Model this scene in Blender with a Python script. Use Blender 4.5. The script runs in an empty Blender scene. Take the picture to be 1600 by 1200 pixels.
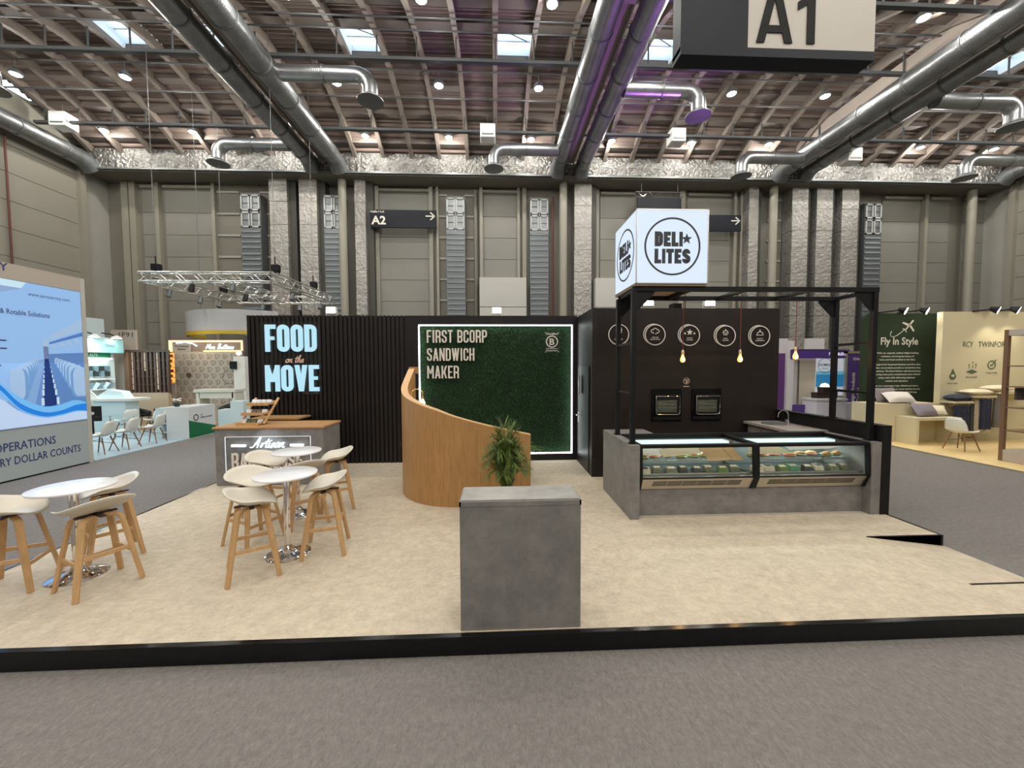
import bpy, bmesh, math, random
from mathutils import Vector, Matrix
random.seed(7)
PI = math.pi
S = bpy.context.scene
COL = S.collection
HF = -0.14            # hall floor level; the stand's platform top is z = 0

# ------------------------------------------------------------------ camera
yaw, pitch, roll = math.radians(2.5), math.radians(2.6), math.radians(0.25)
fwd = Vector((math.sin(yaw)*math.cos(pitch), math.cos(yaw)*math.cos(pitch), -math.sin(pitch)))
r0 = Vector((math.cos(yaw), -math.sin(yaw), 0)); u0 = r0.cross(fwd)
rt = math.cos(roll)*r0 - math.sin(roll)*u0
up = math.sin(roll)*r0 + math.cos(roll)*u0
cd = bpy.data.cameras.new('camera'); cam = bpy.data.objects.new('camera', cd); COL.objects.link(cam)
cd.sensor_width = 36; cd.lens = 601/1600*36; cd.clip_start = .05; cd.clip_end = 300
mw = Matrix((rt, up, -fwd)).transposed().to_4x4(); mw.translation = (0, 0, 2.0); cam.matrix_world = mw
S.camera = cam

# ------------------------------------------------------------------ world, exposure
w = bpy.data.worlds.new('daylight'); S.world = w; w.use_nodes = True
w.node_tree.nodes['Background'].inputs[0].default_value = (.80, .90, 1, 1)
w.node_tree.nodes['Background'].inputs[1].default_value = 3.0
vs = S.view_settings; vs.view_transform = 'Standard'; vs.look = 'None'; vs.gamma = 1; vs.use_curve_mapping = False
vs.exposure = 0.0
LAMP_W = 225.0         # each high-bay lamp of the hall
LAMP_COL = (1.0, .97, .90)

# ------------------------------------------------------------------ materials
def srgb(r, g, b):
    f = lambda c: (c/255/12.92) if c/255 <= .04045 else ((c/255+.055)/1.055)**2.4
    return (f(r), f(g), f(b))
MATS = {}
def M(name, col, rough=.5, metal=0., noise=None, bump=None, emit=None, stretch=(1, 1, 1), spec=.5, wave=None, coat=0):
    if name in MATS: return MATS[name]
    m = bpy.data.materials.new(name); m.use_nodes = True; MATS[name] = m
    nt = m.node_tree; b = nt.nodes['Principled BSDF']; L = nt.links.new
    b.inputs['Base Color'].default_value = (*col, 1); b.inputs['Roughness'].default_value = rough
    b.inputs['Metallic'].default_value = metal; b.inputs['Specular IOR Level'].default_value = spec
    if coat: b.inputs['Coat Weight'].default_value = coat; b.inputs['Coat Roughness'].default_value = .08
    if emit:
        b.inputs['Emission Color'].default_value = (*(emit[0]), 1); b.inputs['Emission Strength'].default_value = emit[1]
    mp = None
    if noise or bump or wave:
        tc = nt.nodes.new('ShaderNodeTexCoord'); mp = nt.nodes.new('ShaderNodeMapping')
        L(tc.outputs['Object'], mp.inputs['Vector']); mp.inputs['Scale'].default_value = stretch
    if noise:
        sc, amt = noise[0], noise[1]
        n = nt.nodes.new('ShaderNodeTexNoise'); n.inputs['Scale'].default_value = sc; n.inputs['Detail'].default_value = 6
        n.inputs['Roughness'].default_value = noise[2] if len(noise) > 2 else .6
        L(mp.outputs[0], n.inputs['Vector'])
        cr = nt.nodes.new('ShaderNodeValToRGB'); e = cr.color_ramp.elements
        e[0].position = .3; e[1].position = .7
        e[0].color = (*[c*(1-amt) for c in col], 1); e[1].color = (*[min(1, c*(1+amt)) for c in col], 1)
        L(n.outputs['Fac'], cr.inputs['Fac']); L(cr.outputs['Color'], b.inputs['Base Color'])
    if wave:   # (scale, strength, direction)
        n = nt.nodes.new('ShaderNodeTexWave'); n.inputs['Scale'].default_value = wave[0]; n.bands_direction = wave[2]
        n.inputs['Distortion'].default_value = 0
        L(mp.outputs[0], n.inputs['Vector'])
        bp = nt.nodes.new('ShaderNodeBump'); bp.inputs['Strength'].default_value = wave[1]; bp.inputs['Distance'].default_value = .02
        L(n.outputs['Fac'], bp.inputs['Height']); L(bp.outputs[0], b.inputs['Normal'])
    if bump:
        n = nt.nodes.new('ShaderNodeTexNoise'); n.inputs['Scale'].default_value = bump[0]; n.inputs['Detail'].default_value = 3
        L(mp.outputs[0], n.inputs['Vector'])
        bp = nt.nodes.new('ShaderNodeBump'); bp.inputs['Strength'].default_value = bump[1]; bp.inputs['Distance'].default_value = bump[2] if len(bump) > 2 else .01
        L(n.outputs['Fac'], bp.inputs['Height']); L(bp.outputs[0], b.inputs['Normal'])
    return m
def glass_mat(name, tint=(1, 1, 1), refl=.08):
    if name in MATS: return MATS[name]
    m = bpy.data.materials.new(name); m.use_nodes = True; MATS[name] = m
    nt = m.node_tree; nt.nodes.clear(); L = nt.links.new
    o = nt.nodes.new('ShaderNodeOutputMaterial'); mx = nt.nodes.new('ShaderNodeMixShader')
    t = nt.nodes.new('ShaderNodeBsdfTransparent'); g = nt.nodes.new('ShaderNodeBsdfGlossy')
    t.inputs[0].default_value = (*tint, 1); g.inputs['Roughness'].default_value = .02; mx.inputs[0].default_value = refl
    L(t.outputs[0], mx.inputs[1]); L(g.outputs[0], mx.inputs[2]); L(mx.outputs[0], o.inputs[0])
    return m

black = M('black_laminate', srgb(24, 22, 23), .45, noise=(3, .12), spec=.25)
blackm = M('black_metal', srgb(18, 18, 20), .5, spec=.25)
blackgloss = M('black_gloss_edge', (.005, .005, .005), .14, spec=.3)
concrete = M('concrete_laminate', srgb(124, 121, 119), .5, noise=(5, .28, .72), bump=(40, .06))
oak = M('oak_veneer', srgb(168, 126, 78), .45, noise=(6, .26, .75), stretch=(7, 7, .45))
oaktop = M('oak_worktop', srgb(182, 138, 92), .4, noise=(4, .16, .7), stretch=(1, 9, 6))
oakleg = M('oak_bent_ply', srgb(194, 156, 110), .45, noise=(7, .12), stretch=(4, 4, .6))
shell = M('cream_plastic', srgb(204, 197, 184), .45)
whitelam = M('white_laminate', srgb(232, 232, 236), .25, coat=.3)
white = M('white_paint', srgb(225, 225, 222), .5)
chrome = M('chrome', (.82, .82, .84), .07, 1)
steel = M('brushed_steel', (.58, .57, .54), .32, 1, bump=(60, .05))
galv = M('galvanised_duct', (.33, .34, .35), .33, .9, noise=(2, .18), wave=(5, .10, 'Y'))
galvx = M('galvanised_branch', (.36, .37, .38), .32, .9, noise=(2, .18), wave=(5, .10, 'X'))
galvd = M('galvanised_dark', (.20, .21, .215), .45, .7)
foil = M('foil_insulation', (.27, .262, .25), .34, .8, noise=(3, .3, .8), bump=(7, 1.0, .2))
foilv = M('foil_insulation_riser', (.30, .285, .265), .45, .45, noise=(4, .2, .8), bump=(7, .6, .10))
panelm = M('wall_panel', srgb(124, 122, 114), .55, noise=(.4, .04))
panelg = M('wall_panel_grey', srgb(150, 148, 140), .55, noise=(.5, .05))
sidewall = M('side_wall_panel', srgb(134, 130, 119), .6, noise=(.5, .04))
pilm = M('pilaster_paint', srgb(138, 134, 122), .5)
recess = M('recess_panel', srgb(112, 108, 98), .6)
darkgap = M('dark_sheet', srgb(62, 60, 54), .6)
louvre = M('louvre_sheet', srgb(98, 103, 105), .45, .3)
roofm = M('roof_deck', srgb(112, 99, 92), .7, noise=(.6, .06), spec=.2)
ribm = M('roof_rib', srgb(112, 102, 94), .65)
purm = M('roof_purlin', srgb(92, 82, 76), .7)
girder = M('girder_paint', srgb(140, 130, 122), .5)
pipem = M('dark_pipe', srgb(66, 68, 70), .5)
navy = M('navy_sign', srgb(22, 25, 32), .5, spec=.2)
signw = M('sign_white', srgb(214, 208, 198), .5)
lampglow = M('lamp_lens', (1, 1, 1), .4, emit=((1, .93, .78), 22))
carpet = M('grey_carpet', srgb(122, 118, 115), .95, noise=(30, .36, .9), bump=(60, .7, .015), spec=.1, stretch=(1, .55, 1))
stagem = M('beige_floor', srgb(190, 178, 158), .62, noise=(11, .24, .82), bump=(32, .25, .01), spec=.3)
taupe = M('taupe_panel', srgb(178, 168, 158), .55)
cream = M('cream_panel', srgb(204, 194, 162), .6)
greenm = M('dark_green_panel', srgb(46, 58, 42), .65, spec=.2)
moss = M('moss_base', srgb(16, 42, 18), .9, noise=(25, .5), bump=(50, .8, .03))
bladem = M('moss_blade', srgb(26, 66, 28), .8, noise=(3, .55))
palmm = M('palm_leaf', srgb(88, 108, 44), .5, noise=(6, .4))
palmd = M('palm_stem', srgb(80, 74, 40), .7)
clear = glass_mat('clear_acrylic', (.985, .995, 1), .035)
caseglass = glass_mat('case_glass', (.965, .985, .98), .05)
paperw = M('white_paper', srgb(236, 238, 228), .7)
kraft = M('kraft_paper', srgb(208, 172, 124), .7, noise=(6, .06))
ledw = M('led_white', (1, 1, 1), .4, emit=((.93, 1, .97), 8))
ledc = M('led_cool', (.3, .3, .3), .4, emit=((.66, .95, .93), 1.3), wave=(40, .5, 'X'))
neonc = M('neon_letter', (.08, .1, .1), .4, emit=((.47, .80, .95), .92))
neonedge = M('neon_letter_edge', (.8, .9, .95), .4, emit=((.85, 1, 1), 1.8))
rose = M('rose_script', srgb(226, 196, 180), .35, .3)
letterw = M('letter_white', srgb(222, 214, 206), .45)
printd = M('print_dark', srgb(52, 58, 56), .5)
printw = M('print_white', srgb(214, 210, 200), .5)

# ------------------------------------------------------------------ mesh helpers
ORG = {}
class MB:
    def __init__(s): s.v = []; s.f = []
    def add(s, vs, fs):
        k = len(s.v); s.v += [tuple(v) for v in vs]; s.f += [tuple(i+k for i in f) for f in fs]; return s
    def box(s, x0, x1, y0, y1, z0, z1):
        return s.add([(x0,y0,z0),(x1,y0,z0),(x1,y1,z0),(x0,y1,z0),(x0,y0,z1),(x1,y0,z1),(x1,y1,z1),(x0,y1,z1)],
                     [(3,2,1,0),(4,5,6,7),(0,1,5,4),(1,2,6,5),(2,3,7,6),(3,0,4,7)])
    def hexa(s, p): return s.add(p, [(3,2,1,0),(4,5,6,7),(0,1,5,4),(1,2,6,5),(2,3,7,6),(3,0,4,7)])
    def bar(s, a, b, w, h, upv=(0,0,1), taper=1.0):
        a = Vector(a); b = Vector(b); d = (b-a).normalized(); u = Vector(upv)
        if abs(d.dot(u)) > .98: u = Vector((0,1,0))
        r = d.cross(u).normalized(); u = r.cross(d)
        P = []
        for p, k in ((a, 1), (b, taper)):
            P += [p - r*w/2*k - u*h/2*k, p + r*w/2*k - u*h/2*k, p + r*w/2*k + u*h/2*k, p - r*w/2*k + u*h/2*k]
        return s.add(P, [(0,1,2,3),(7,6,5,4),(0,4,5,1),(1,5,6,2),(2,6,7,3),(3,7,4,0)])
    def tube(s, pts, r, n=8, cap=True, closed=False):
        pts = [Vector(p) for p in pts]; N = len(pts); rs = r if isinstance(r, (list, tuple)) else [r]*N
        k = len(s.v); prev = None
        for i, p in enumerate(pts):
            if closed: d = (pts[(i+1) % N]-pts[i-1]).normalized()
            else: d = (pts[min(i+1, N-1)]-pts[max(i-1, 0)]).normalized()
            if prev is None:
                a = Vector((0,0,1)) if abs(d.z) < .9 else Vector((1,0,0))
                u = d.cross(a).normalized()
            else:
                u = (prev - d*prev.dot(d)).normalized()
            prev = u; v = d.cross(u)
            for j in range(n):
                t = 2*PI*j/n; s.v.append(tuple(p + (u*math.cos(t)+v*math.sin(t))*rs[i]))
        for i in range(N if closed else N-1):
            for j in range(n):
                a, b = k+i*n+j, k+i*n+(j+1) % n; i2 = (i+1) % N
                s.f.append((a, b, k+i2*n+(j+1) % n, k+i2*n+j))
        if cap and not closed:
            s.f.append(tuple(k+j for j in range(n))[::-1]); s.f.append(tuple(k+(N-1)*n+j for j in range(n)))
        return s
    def cyl(s, a, b, r, r2=None, n=16): return s.tube([a, b], [r, r if r2 is None else r2], n)
    def lathe(s, c, prof, n=24):
        k = len(s.v); c = Vector(c)
        for r, z in prof:
            for j in range(n):
                t = 2*PI*j/n; s.v.append((c.x+r*math.cos(t), c.y+r*math.sin(t), c.z+z))
        for i in range(len(prof)-1):
            for j in range(n): s.f.append((k+i*n+j, k+i*n+(j+1) % n, k+(i+1)*n+(j+1) % n, k+(i+1)*n+j))
        s.f.append(tuple(k+j for j in range(n))[::-1]); s.f.append(tuple(k+(len(prof)-1)*n+j for j in range(n)))
        return s
    def ball(s, c, rx, ry, rz, n=10, m=7):
        return s.lathe3(c, rx, ry, rz, n, m)
    def lathe3(s, c, rx, ry, rz, n, m):
        k = len(s.v)
        for i in range(m+1):
            a = -PI/2 + PI*i/m
            for j in range(n):
                t = 2*PI*j/n; s.v.append((c[0]+rx*math.cos(a)*math.cos(t), c[1]+ry*math.cos(a)*math.sin(t), c[2]+rz*math.sin(a)))
        for i in range(m):
            for j in range(n): s.f.append((k+i*n+j, k+i*n+(j+1) % n, k+(i+1)*n+(j+1) % n, k+(i+1)*n+j))
        return s
    def prism(s, poly, d, o=(0,0,0), ux=(1,0,0), uy=(0,0,1)):
        """polygon (x,y) in the plane o + x*ux + y*uy, thickened by d along -(ux x uy) ... towards the back"""
        o = Vector(o); ux = Vector(ux); uy = Vector(uy); nrm = ux.cross(uy).normalized(); n = len(poly); k = len(s.v)
        for q in (0, 1):
            for x, y in poly: s.v.append(tuple(o + ux*x + uy*y + nrm*(d if q == 0 else 0)))
        s.f.append(tuple(k+i for i in range(n))); s.f.append(tuple(k+n+i for i in range(n))[::-1])
        for i in range(n): s.f.append((k+i, k+n+i, k+n+(i+1) % n, k+(i+1) % n))
        return s
    def ring(s, c, r1, r2, d, ux=(1,0,0), uy=(0,0,1), n=40, a0=0, a1=2*PI):
        full = abs(a1-a0-2*PI) < 1e-6; N = n if full else n+1
        o = Vector(c); ux = Vector(ux); uy = Vector(uy); nr = ux.cross(uy).normalized(); k = len(s.v)
        for i in range(N):
            t = a0+(a1-a0)*i/n; e = ux*math.cos(t)+uy*math.sin(t)
            s.v += [tuple(o+e*r1), tuple(o+e*r2), tuple(o+e*r1+nr*d), tuple(o+e*r2+nr*d)]
        for i in range(n):
            a, b = k+4*i, k+4*((i+1) % N)
            s.f += [(a+2,a+3,b+3,b+2),(a+1,a,b,b+1),(a+3,a+1,b+1,b+3),(a,a+2,b+2,b)]
        return s
    def build(s, name, mat, parent=None, smooth=False, bevel=0, origin=None, sub=0):
        me = bpy.data.meshes.new(name)
        if parent is not None: off = ORG[parent.name]
        elif origin is not None: off = Vector(origin)
        else:
            xs = [v[0] for v in s.v]; ys = [v[1] for v in s.v]; zs = [v[2] for v in s.v]
            off = Vector(((min(xs)+max(xs))/2, (min(ys)+max(ys))/2, min(zs)))
        me.from_pydata([tuple(Vector(v)-off) for v in s.v], [], s.f); me.update()
        bm = bmesh.new(); bm.from_mesh(me); bmesh.ops.recalc_face_normals(bm, faces=bm.faces); bm.to_mesh(me); bm.free()
        me.materials.append(mat)
        if smooth:
            for p in me.polygons: p.use_smooth = True
            try: me.set_sharp_from_angle(angle=math.radians(38))
            except Exception: pass
        o = bpy.data.objects.new(name, me); COL.objects.link(o); ORG[o.name] = off
        if parent is not None: o.parent = parent
        else: o.location = off
        if bevel:
            b = o.modifiers.new('bevel', 'BEVEL'); b.width = bevel; b.segments = 2; b.limit_method = 'ANGLE'
        if sub:
            b = o.modifiers.new('sub', 'SUBSURF'); b.levels = sub; b.render_levels = sub
        return o
def tag(o, label, cat=None, group=None, kind=None):
    o['label'] = label
    if cat: o['category'] = cat
    if group: o['group'] = group
    if kind: o['kind'] = kind
    return o
def thing(name, loc, label, cat, group=None, kind=None):
    o = bpy.data.objects.new(name, None); COL.objects.link(o); o.location = loc; o.empty_display_size = .1
    ORG[o.name] = Vector(loc); return tag(o, label, cat, group, kind)
def dup(root, loc, rz=0, label=None, group=None, scale=None):
    def cp(o, par):
        c = o.copy(); COL.objects.link(c)
        ORG[c.name] = Vector(loc)
        if par is not None: c.parent = par
        for ch in list(o.children): cp(ch, c)
        return c
    r = cp(root, None); r.location = loc; r.rotation_euler = (0, 0, rz)
    if scale: r.scale = scale
    if label: r['label'] = label
    if group: r['group'] = group
    return r
def piece(o, loc):            # another piece sharing the mesh of o, under the same parent
    c = o.copy(); COL.objects.link(c); c.location = loc; return c
def B(name, mat, parent, *b, bevel=0):
    return MB().box(*b).build(name, mat, parent, bevel=bevel)
def lamp(name, kind, loc, power, col, parent=None, size=.2, aim=None, spot=None):
    l = bpy.data.lights.new(name, kind); l.energy = power; l.color = col
    if kind == 'AREA': l.shape = 'DISK'; l.size = size
    else: l.shadow_soft_size = size
    if spot: l.spot_size = spot; l.spot_blend = .6
    o = bpy.data.objects.new(name, l); COL.objects.link(o)
    if aim is not None:
        d = (Vector(aim)-Vector(loc)).normalized(); o.rotation_euler = d.to_track_quat('-Z', 'Y').to_euler()
    if parent is not None: o.parent = parent; o.location = Vector(loc)-ORG[parent.name]
    else: o.location = loc
    return o

# ------------------------------------------------------------------ lettering
TXT = {}
def glyphs(s, bold=0., sp=1.0):
    k = (s, bold, sp)
    if k in TXT: return TXT[k]
    cu = bpy.data.curves.new('t', 'FONT'); cu.body = s; cu.size = 1; cu.resolution_u = 2; cu.offset = bold; cu.space_character = sp
    cu.extrude = .0
    ob = bpy.data.objects.new('t', cu); me = ob.to_mesh()
    vs = [v.co.copy() for v in me.vertices]; fs = [tuple(p.vertices) for p in me.polygons]
    ob.to_mesh_clear(); bpy.data.objects.remove(ob); bpy.data.curves.remove(cu)
    TXT[k] = (vs, fs); return TXT[k]
def text(mb, s, o, h, ux=(1,0,0), uy=(0,0,1), align='L', width=None, bold=0., xs=1., sp=1.0, d=.004):
    """add the lettering s to mb; h is the cap height, width fixes the total width"""
    vs, fs = glyphs(s, bold, sp)
    if not vs: return mb
    x0 = min(v.x for v in vs); x1 = max(v.x for v in vs); k = h/.73
    kx = k*xs if width is None else width/(x1-x0)
    W = (x1-x0)*kx; sh = {'L': 0, 'C': -W/2, 'R': -W}[align]
    o = Vector(o); ux = Vector(ux); uy = Vector(uy); n = ux.cross(uy).normalized()*d
    return mb.add([o + ux*((v.x-x0)*kx+sh) + uy*(v.y*k) + n for v in vs], fs)
def arcpts(cx, cy, r, a0, a1, n=6, ry=None):
    ry = r if ry is None else ry
    return [(cx+r*math.cos(math.radians(a0+(a1-a0)*i/n)), cy+ry*math.sin(math.radians(a0+(a1-a0)*i/n))) for i in range(n+1)]
# condensed block capitals: strokes in a cell W wide and 1 high, stroke t
def block_letter(ch, W, t):
    h = t/2; R = min(W/2-h, .26); Q = []; D = []
    l, r, b, u = h, W-h, h, 1-h
    rr = R
    if ch == 'O': Q.append((arcpts(r-rr,u-rr,rr,0,90)+arcpts(l+rr,u-rr,rr,90,180)+arcpts(l+rr,b+rr,rr,180,270)+arcpts(r-rr,b+rr,rr,270,360), True))
    elif ch == 'D': Q.append(([(l,b),(r-rr,b)]+arcpts(r-rr,b+rr,rr,270,360)+arcpts(r-rr,u-rr,rr,0,90)+[(l,u)], True))
    elif ch == 'C': Q.append(([(r,.64),(r,u-rr)]+arcpts(r-rr,u-rr,rr,0,90)+arcpts(l+rr,u-rr,rr,90,180)+arcpts(l+rr,b+rr,rr,180,270)+arcpts(r-rr,b+rr,rr,270,360)+[(r,.36)], False))
    elif ch == 'U': Q.append(([(l,1),(l,b+rr)]+arcpts(l+rr,b+rr,rr,180,270)+arcpts(r-rr,b+rr,rr,270,360)+[(r,1)], False))
    elif ch == 'S':
        q = min(R, .2)
        Q.append(([(r,.68),(r,u-q)]+arcpts(r-q,u-q,q,0,90)+arcpts(l+q,u-q,q,90,180)+[(l,.66),(l+.02,.60),(r-.02,.40),(r,.34)]+arcpts(r-q,b+q,q,360,270)+arcpts(l+q,b+q,q,270,180)+[(l,.32)], False))
    elif ch in 'PRB':
        q = min(R, .18)
        Q.append(([(l,u),(r-q,u)]+arcpts(r-q,u-q,q,90,0)+arcpts(r-q,.46+q,q,0,-90)+[(l,.46)], False)); D.append((l-h,0,l+h,0,1))
        if ch == 'B': Q.append(([(l,.46),(r-q,.46)]+arcpts(r-q,.46-q,q,90,0)+arcpts(r-q,b+q,q,0,-90)+[(l,b)], False))
        if ch == 'R': Q.append(([(l+h,.46),(r-q,.46)]+arcpts(r-q,.46-q*.8,q,90,0,ry=q*.8)+[(r,0)], False))
    elif ch in 'FE':
        D.append((0,0,t,0,1)); D.append((0,0,W,1-t,1)); D.append((0,0,W*.86,.5-t*.42,.5+t*.42))
        if ch == 'E': D.append((0,0,W,0,t))
    elif ch == 'I': D.append((W/2-h,0,W/2+h,0,1))
    elif ch == 'L': D += [(0,0,t,0,1), (0,0,W,0,t)]
    elif ch == 'T': D += [(W/2-h,0,W/2+h,0,1), (0,0,W,1-t,1)]
    elif ch == 'H': D += [(0,0,t,0,1), (W-t,0,W,0,1), (0,0,W,.5-h*.9,.5+h*.9)]
    polys = []
    for x0, _, x1, y0, y1 in D: polys.append([(x0,y0),(x1,y0),(x1,y1),(x0,y1)])
    dg = lambda xa, ya, xb, yb, w: polys.append([(xa,ya),(xa+w,ya),(xb+w,yb),(xb,yb)])
    w = t*1.02
    if ch == 'M': dg(0,0,0,1,t); dg(W-t,0,W-t,1,t); dg(W/2-w*.42,.36,0,1,w*.84); dg(W/2-w*.42,.36,W-w*.84,1,w*.84)
    if ch == 'N': dg(0,0,0,1,t*.92); dg(W-t*.92,0,W-t*.92,1,t*.92); dg(W-w,0,0,1,w)
    if ch == 'V': dg(W/2-w/2,0,0,1,w); dg(W/2-w/2,0,W-w,1,w)
    if ch == 'W':
        for xa, xb in ((.25,0),(.25,.5),(.75,.5),(.75,1)): dg((W-w)*xa,0,(W-w)*xb,1,w*.92)
    if ch == 'A': dg(0,0,W/2-w/2,1,w); dg(W-w,0,W/2-w/2,1,w); polys.append([(W*.2,.2),(W*.8,.2),(W*.74,.2+t*.85),(W*.26,.2+t*.85)])
    if ch == 'K': dg(0,0,0,1,t); dg(t*.8,.36,W-w*1.05,1,w*1.05); dg(W-w*1.05,0,t*1.15,.56,w)
    for pts, closed in Q:
        n = len(pts); L = []; Rr = []
        for i, p in enumerate(pts):
            a = Vector(pts[i-1] if (closed or i > 0) else p); c = Vector(pts[(i+1) % n] if (closed or i < n-1) else p); p = Vector(p)
            d1 = (p-a); d2 = (c-p)
            if d1.length < 1e-6: d1 = d2
            if d2.length < 1e-6: d2 = d1
            d1 = d1.normalized(); d2 = d2.normalized(); nn = Vector((-(d1.y+d2.y), d1.x+d2.x))
            if nn.length < 1e-6: nn = Vector((-d1.y, d1.x))
            nn.normalize(); k = h/max(.5, nn.dot(Vector((-d1.y, d1.x))))
            L.append(p+nn*k); Rr.append(p-nn*k)
        for i in range(n if closed else n-1):
            j = (i+1) % n; polys.append([tuple(L[i]), tuple(L[j]), tuple(Rr[j]), tuple(Rr[i])])
    return polys
WID = {'M': 1.24, 'W': 1.5, 'I': .42, 'F': .88, 'E': .86, 'L': .84, 'T': .95, 'A': 1.08, 'V': 1.06, 'N': 1.06, 'K': 1.05}
def block(mb, s, o, h, width, ux=(1,0,0), uy=(0,0,1), d=.02, t=.16, gap=.16, base=None):
    """condensed capitals h high, fitted into width"""
    units = sum((WID.get(c, 1) if c != ' ' else .5) for c in s) + gap*(len(s)-1)
    W = width/units/h; x = 0; o = Vector(o); ux = Vector(ux); uy = Vector(uy)
    for c in s:
        cw = W*(WID.get(c, 1) if c != ' ' else .5)
        tt = min(t, cw if c == 'I' else t)
        if c != ' ':
            for ip, p in enumerate(block_letter(c, max(cw, tt), tt)):
                mb.prism([(q[0]*h, q[1]*h) for q in p], d+.0004*(ip % 23), o+ux*(x*h), ux, uy)
        x += cw+gap*W
    return mb
def crom(pts, n=6):
    out = []
    P = [Vector((*p, 0)) for p in pts]
    for i in range(len(P)-1):
        p0 = P[max(i-1, 0)]; p1 = P[i]; p2 = P[i+1]; p3 = P[min(i+2, len(P)-1)]
        for k in range(n):
            t = k/n
            q = .5*((2*p1)+(p2-p0)*t+(2*p0-5*p1+4*p2-p3)*t*t+(3*p1-p0-3*p2+p3)*t**3)
            out.append((q.x, q.y))
    out.append((P[-1].x, P[-1].y)); return out
def script(mb, strokes, o, k, r, ux=(1,0,0), uy=(0,0,1), slant=.25, lift=.01):
    o = Vector(o); ux = Vector(ux); uy = Vector(uy); n = ux.cross(uy).normalized()
    for st in strokes:
        mb.tube([o + ux*((x+slant*y)*k) + uy*(y*k) + n*lift for x, y in crom(st, 5)], r, 6)
    return mb
# handwriting strokes, x-height 1
SCR = {
 'a': (1.0, [[(.85,.85),(.45,1),(.08,.55),(.25,.05),(.6,.2),(.85,.9),(.8,.2),(1.0,.05)]]),
 'n': (1.1, [[(0,.1),(.15,.95),(.15,.05),(.35,.8),(.65,.95),(.7,.1),(1.1,.1)]]),
 'o': (.9, [[(.6,.95),(.15,.8),(.05,.2),(.45,0),(.75,.4),(.6,.95),(.9,.8)]]),
 'r': (.8, [[(0,.1),(.15,.95),(.15,.05),(.3,.75),(.7,.95)]]),
 't': (.7, [[(.3,1.8),(.2,.6),(.3,.05),(.7,.15)], [(-.15,1.2),(.75,1.3)]]),
 'i': (.45, [[(.05,.95),(.08,.15),(.45,.05)], [(.18,1.45),(.24,1.5)]]),
 's': (.7, [[(0,.05),(.4,1.0),(.5,.5),(.35,.02),(0,.1)]]),
 'h': (1.1, [[(0,.1),(.45,1.7),(.3,2.1),(.15,1.4),(.12,.02),(.35,.85),(.65,.85),(.7,.1),(1.1,.1)]]),
 'e': (.8, [[(0,.35),(.5,.55),(.45,.98),(.1,.75),(.15,.1),(.8,.15)]]),
 'l': (.6, [[(0,.1),(.4,1.7),(.25,2.1),(.12,1.3),(.2,.1),(.6,.1)]]),
 'u': (1.0, [[(0,.95),(.05,.2),(.35,.02),(.65,.9),(.68,.15),(1.0,.05)]]),
 'b': (.8, [[(0,.1),(.4,1.9),(.2,2.0),(.12,.1),(.5,.05),(.65,.6),(.3,.8)]]),
 'A': (1.5, [[(-.5,.1),(.1,.25),(.8,2.2),(.85,.9),(.9,.0)], [(.1,.75),(.9,.85)]]),
 'M': (1.9, [[(-.1,0),(.3,2.0),(.75,.4),(1.2,2.1),(1.45,.2),(1.8,.1)]]),
 'B': (1.4, [[(.2,0),(.35,2.1)], [(0,1.8),(.7,2.2),(1.05,1.7),(.4,1.1),(1.1,.7),(.7,0),(.1,.15)]]),
 '.': (.4, [[(.05,.05),(.12,.1)]]), ' ': (.6, []), "'": (.3, [[(.1,2.0),(.05,1.6)]]) }
def script_word(mb, s, o, h, r, ux=(1,0,0), uy=(0,0,1), slant=.25, width=None, lift=.01):
    st = []; x = 0
    for c in s:
        wd, ss = SCR[c]
        for q in ss: st.append([(px+x, py) for px, py in q])
        x += wd
    k = h if width is None else width/x
    return script(mb, st, o, k, r, ux, uy, slant, lift)
def star(cx, cy, r, rot=90):
    return [(cx+(r if i % 2 == 0 else r*.42)*math.cos(math.radians(rot+36*i)), cy+(r if i % 2 == 0 else r*.42)*math.sin(math.radians(rot+36*i))) for i in range(10)]
def rrect(x0, x1, y0, y1, r, n=4):
    return arcpts(x1-r,y1-r,r,0,90,n)+arcpts(x0+r,y1-r,r,90,180,n)+arcpts(x0+r,y0+r,r,180,270,n)+arcpts(x1-r,y0+r,r,270,360,n)

# ================================================================== THE HALL
XL, XR, YB, YN = -18.9, 26.4, 20.0, -18.0
tag(B('floor', carpet, None, XL-.3, XR+.3, YN, YB+.3, HF-.2, HF), 'grey ribbed exhibition carpet covering the hall floor', 'floor', kind='structure')

def roof_z(y): return 12.55 if y < 11.02 else 13.4-.07*(y-14.5)**2
# platform of the stand, with a ramp let into its right edge
PX0, PX1, PY0, PY1 = -4.89, 5.24, 2.77, 8.3
pf = thing('platform', (.17, 5.5, HF), 'low beige platform of the food stand with black edge', 'platform', kind='structure')
RY0, RY1, RX = 3.24, 4.2, 4.31
m = MB()
m.box(PX0+.03, RX, PY0+.05, PY1, HF, 0); m.box(RX, PX1-.03, PY0+.05, RY0, HF, 0); m.box(RX, PX1-.03, RY1, PY1, HF, 0)
m.build('platform_deck', stagem, pf)
MB().hexa([(RX,RY0,HF),(PX1+.02,RY0,HF),(PX1+.02,RY1,HF),(RX,RY1,HF),(RX,RY0,-.001),(PX1+.02,RY0,HF+.012),(PX1+.02,RY1,HF+.012),(RX,RY1,-.001)]).build('ramp', stagem, pf)
B('front_edge', blackgloss, pf, PX0, PX1, PY0, PY0+.05, HF, .004, bevel=.004)
B('side_edge', blackgloss, pf, PX0, PX0+.03, PY0+.05, PY1, HF, .004)
B('side_edge', blackgloss, pf, PX1-.03, PX1, RY1+.02, PY1, HF, .004)
B('side_edge', blackgloss, pf, PX1-.03, PX1, PY0+.05, RY0-.02, HF, .004)
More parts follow.
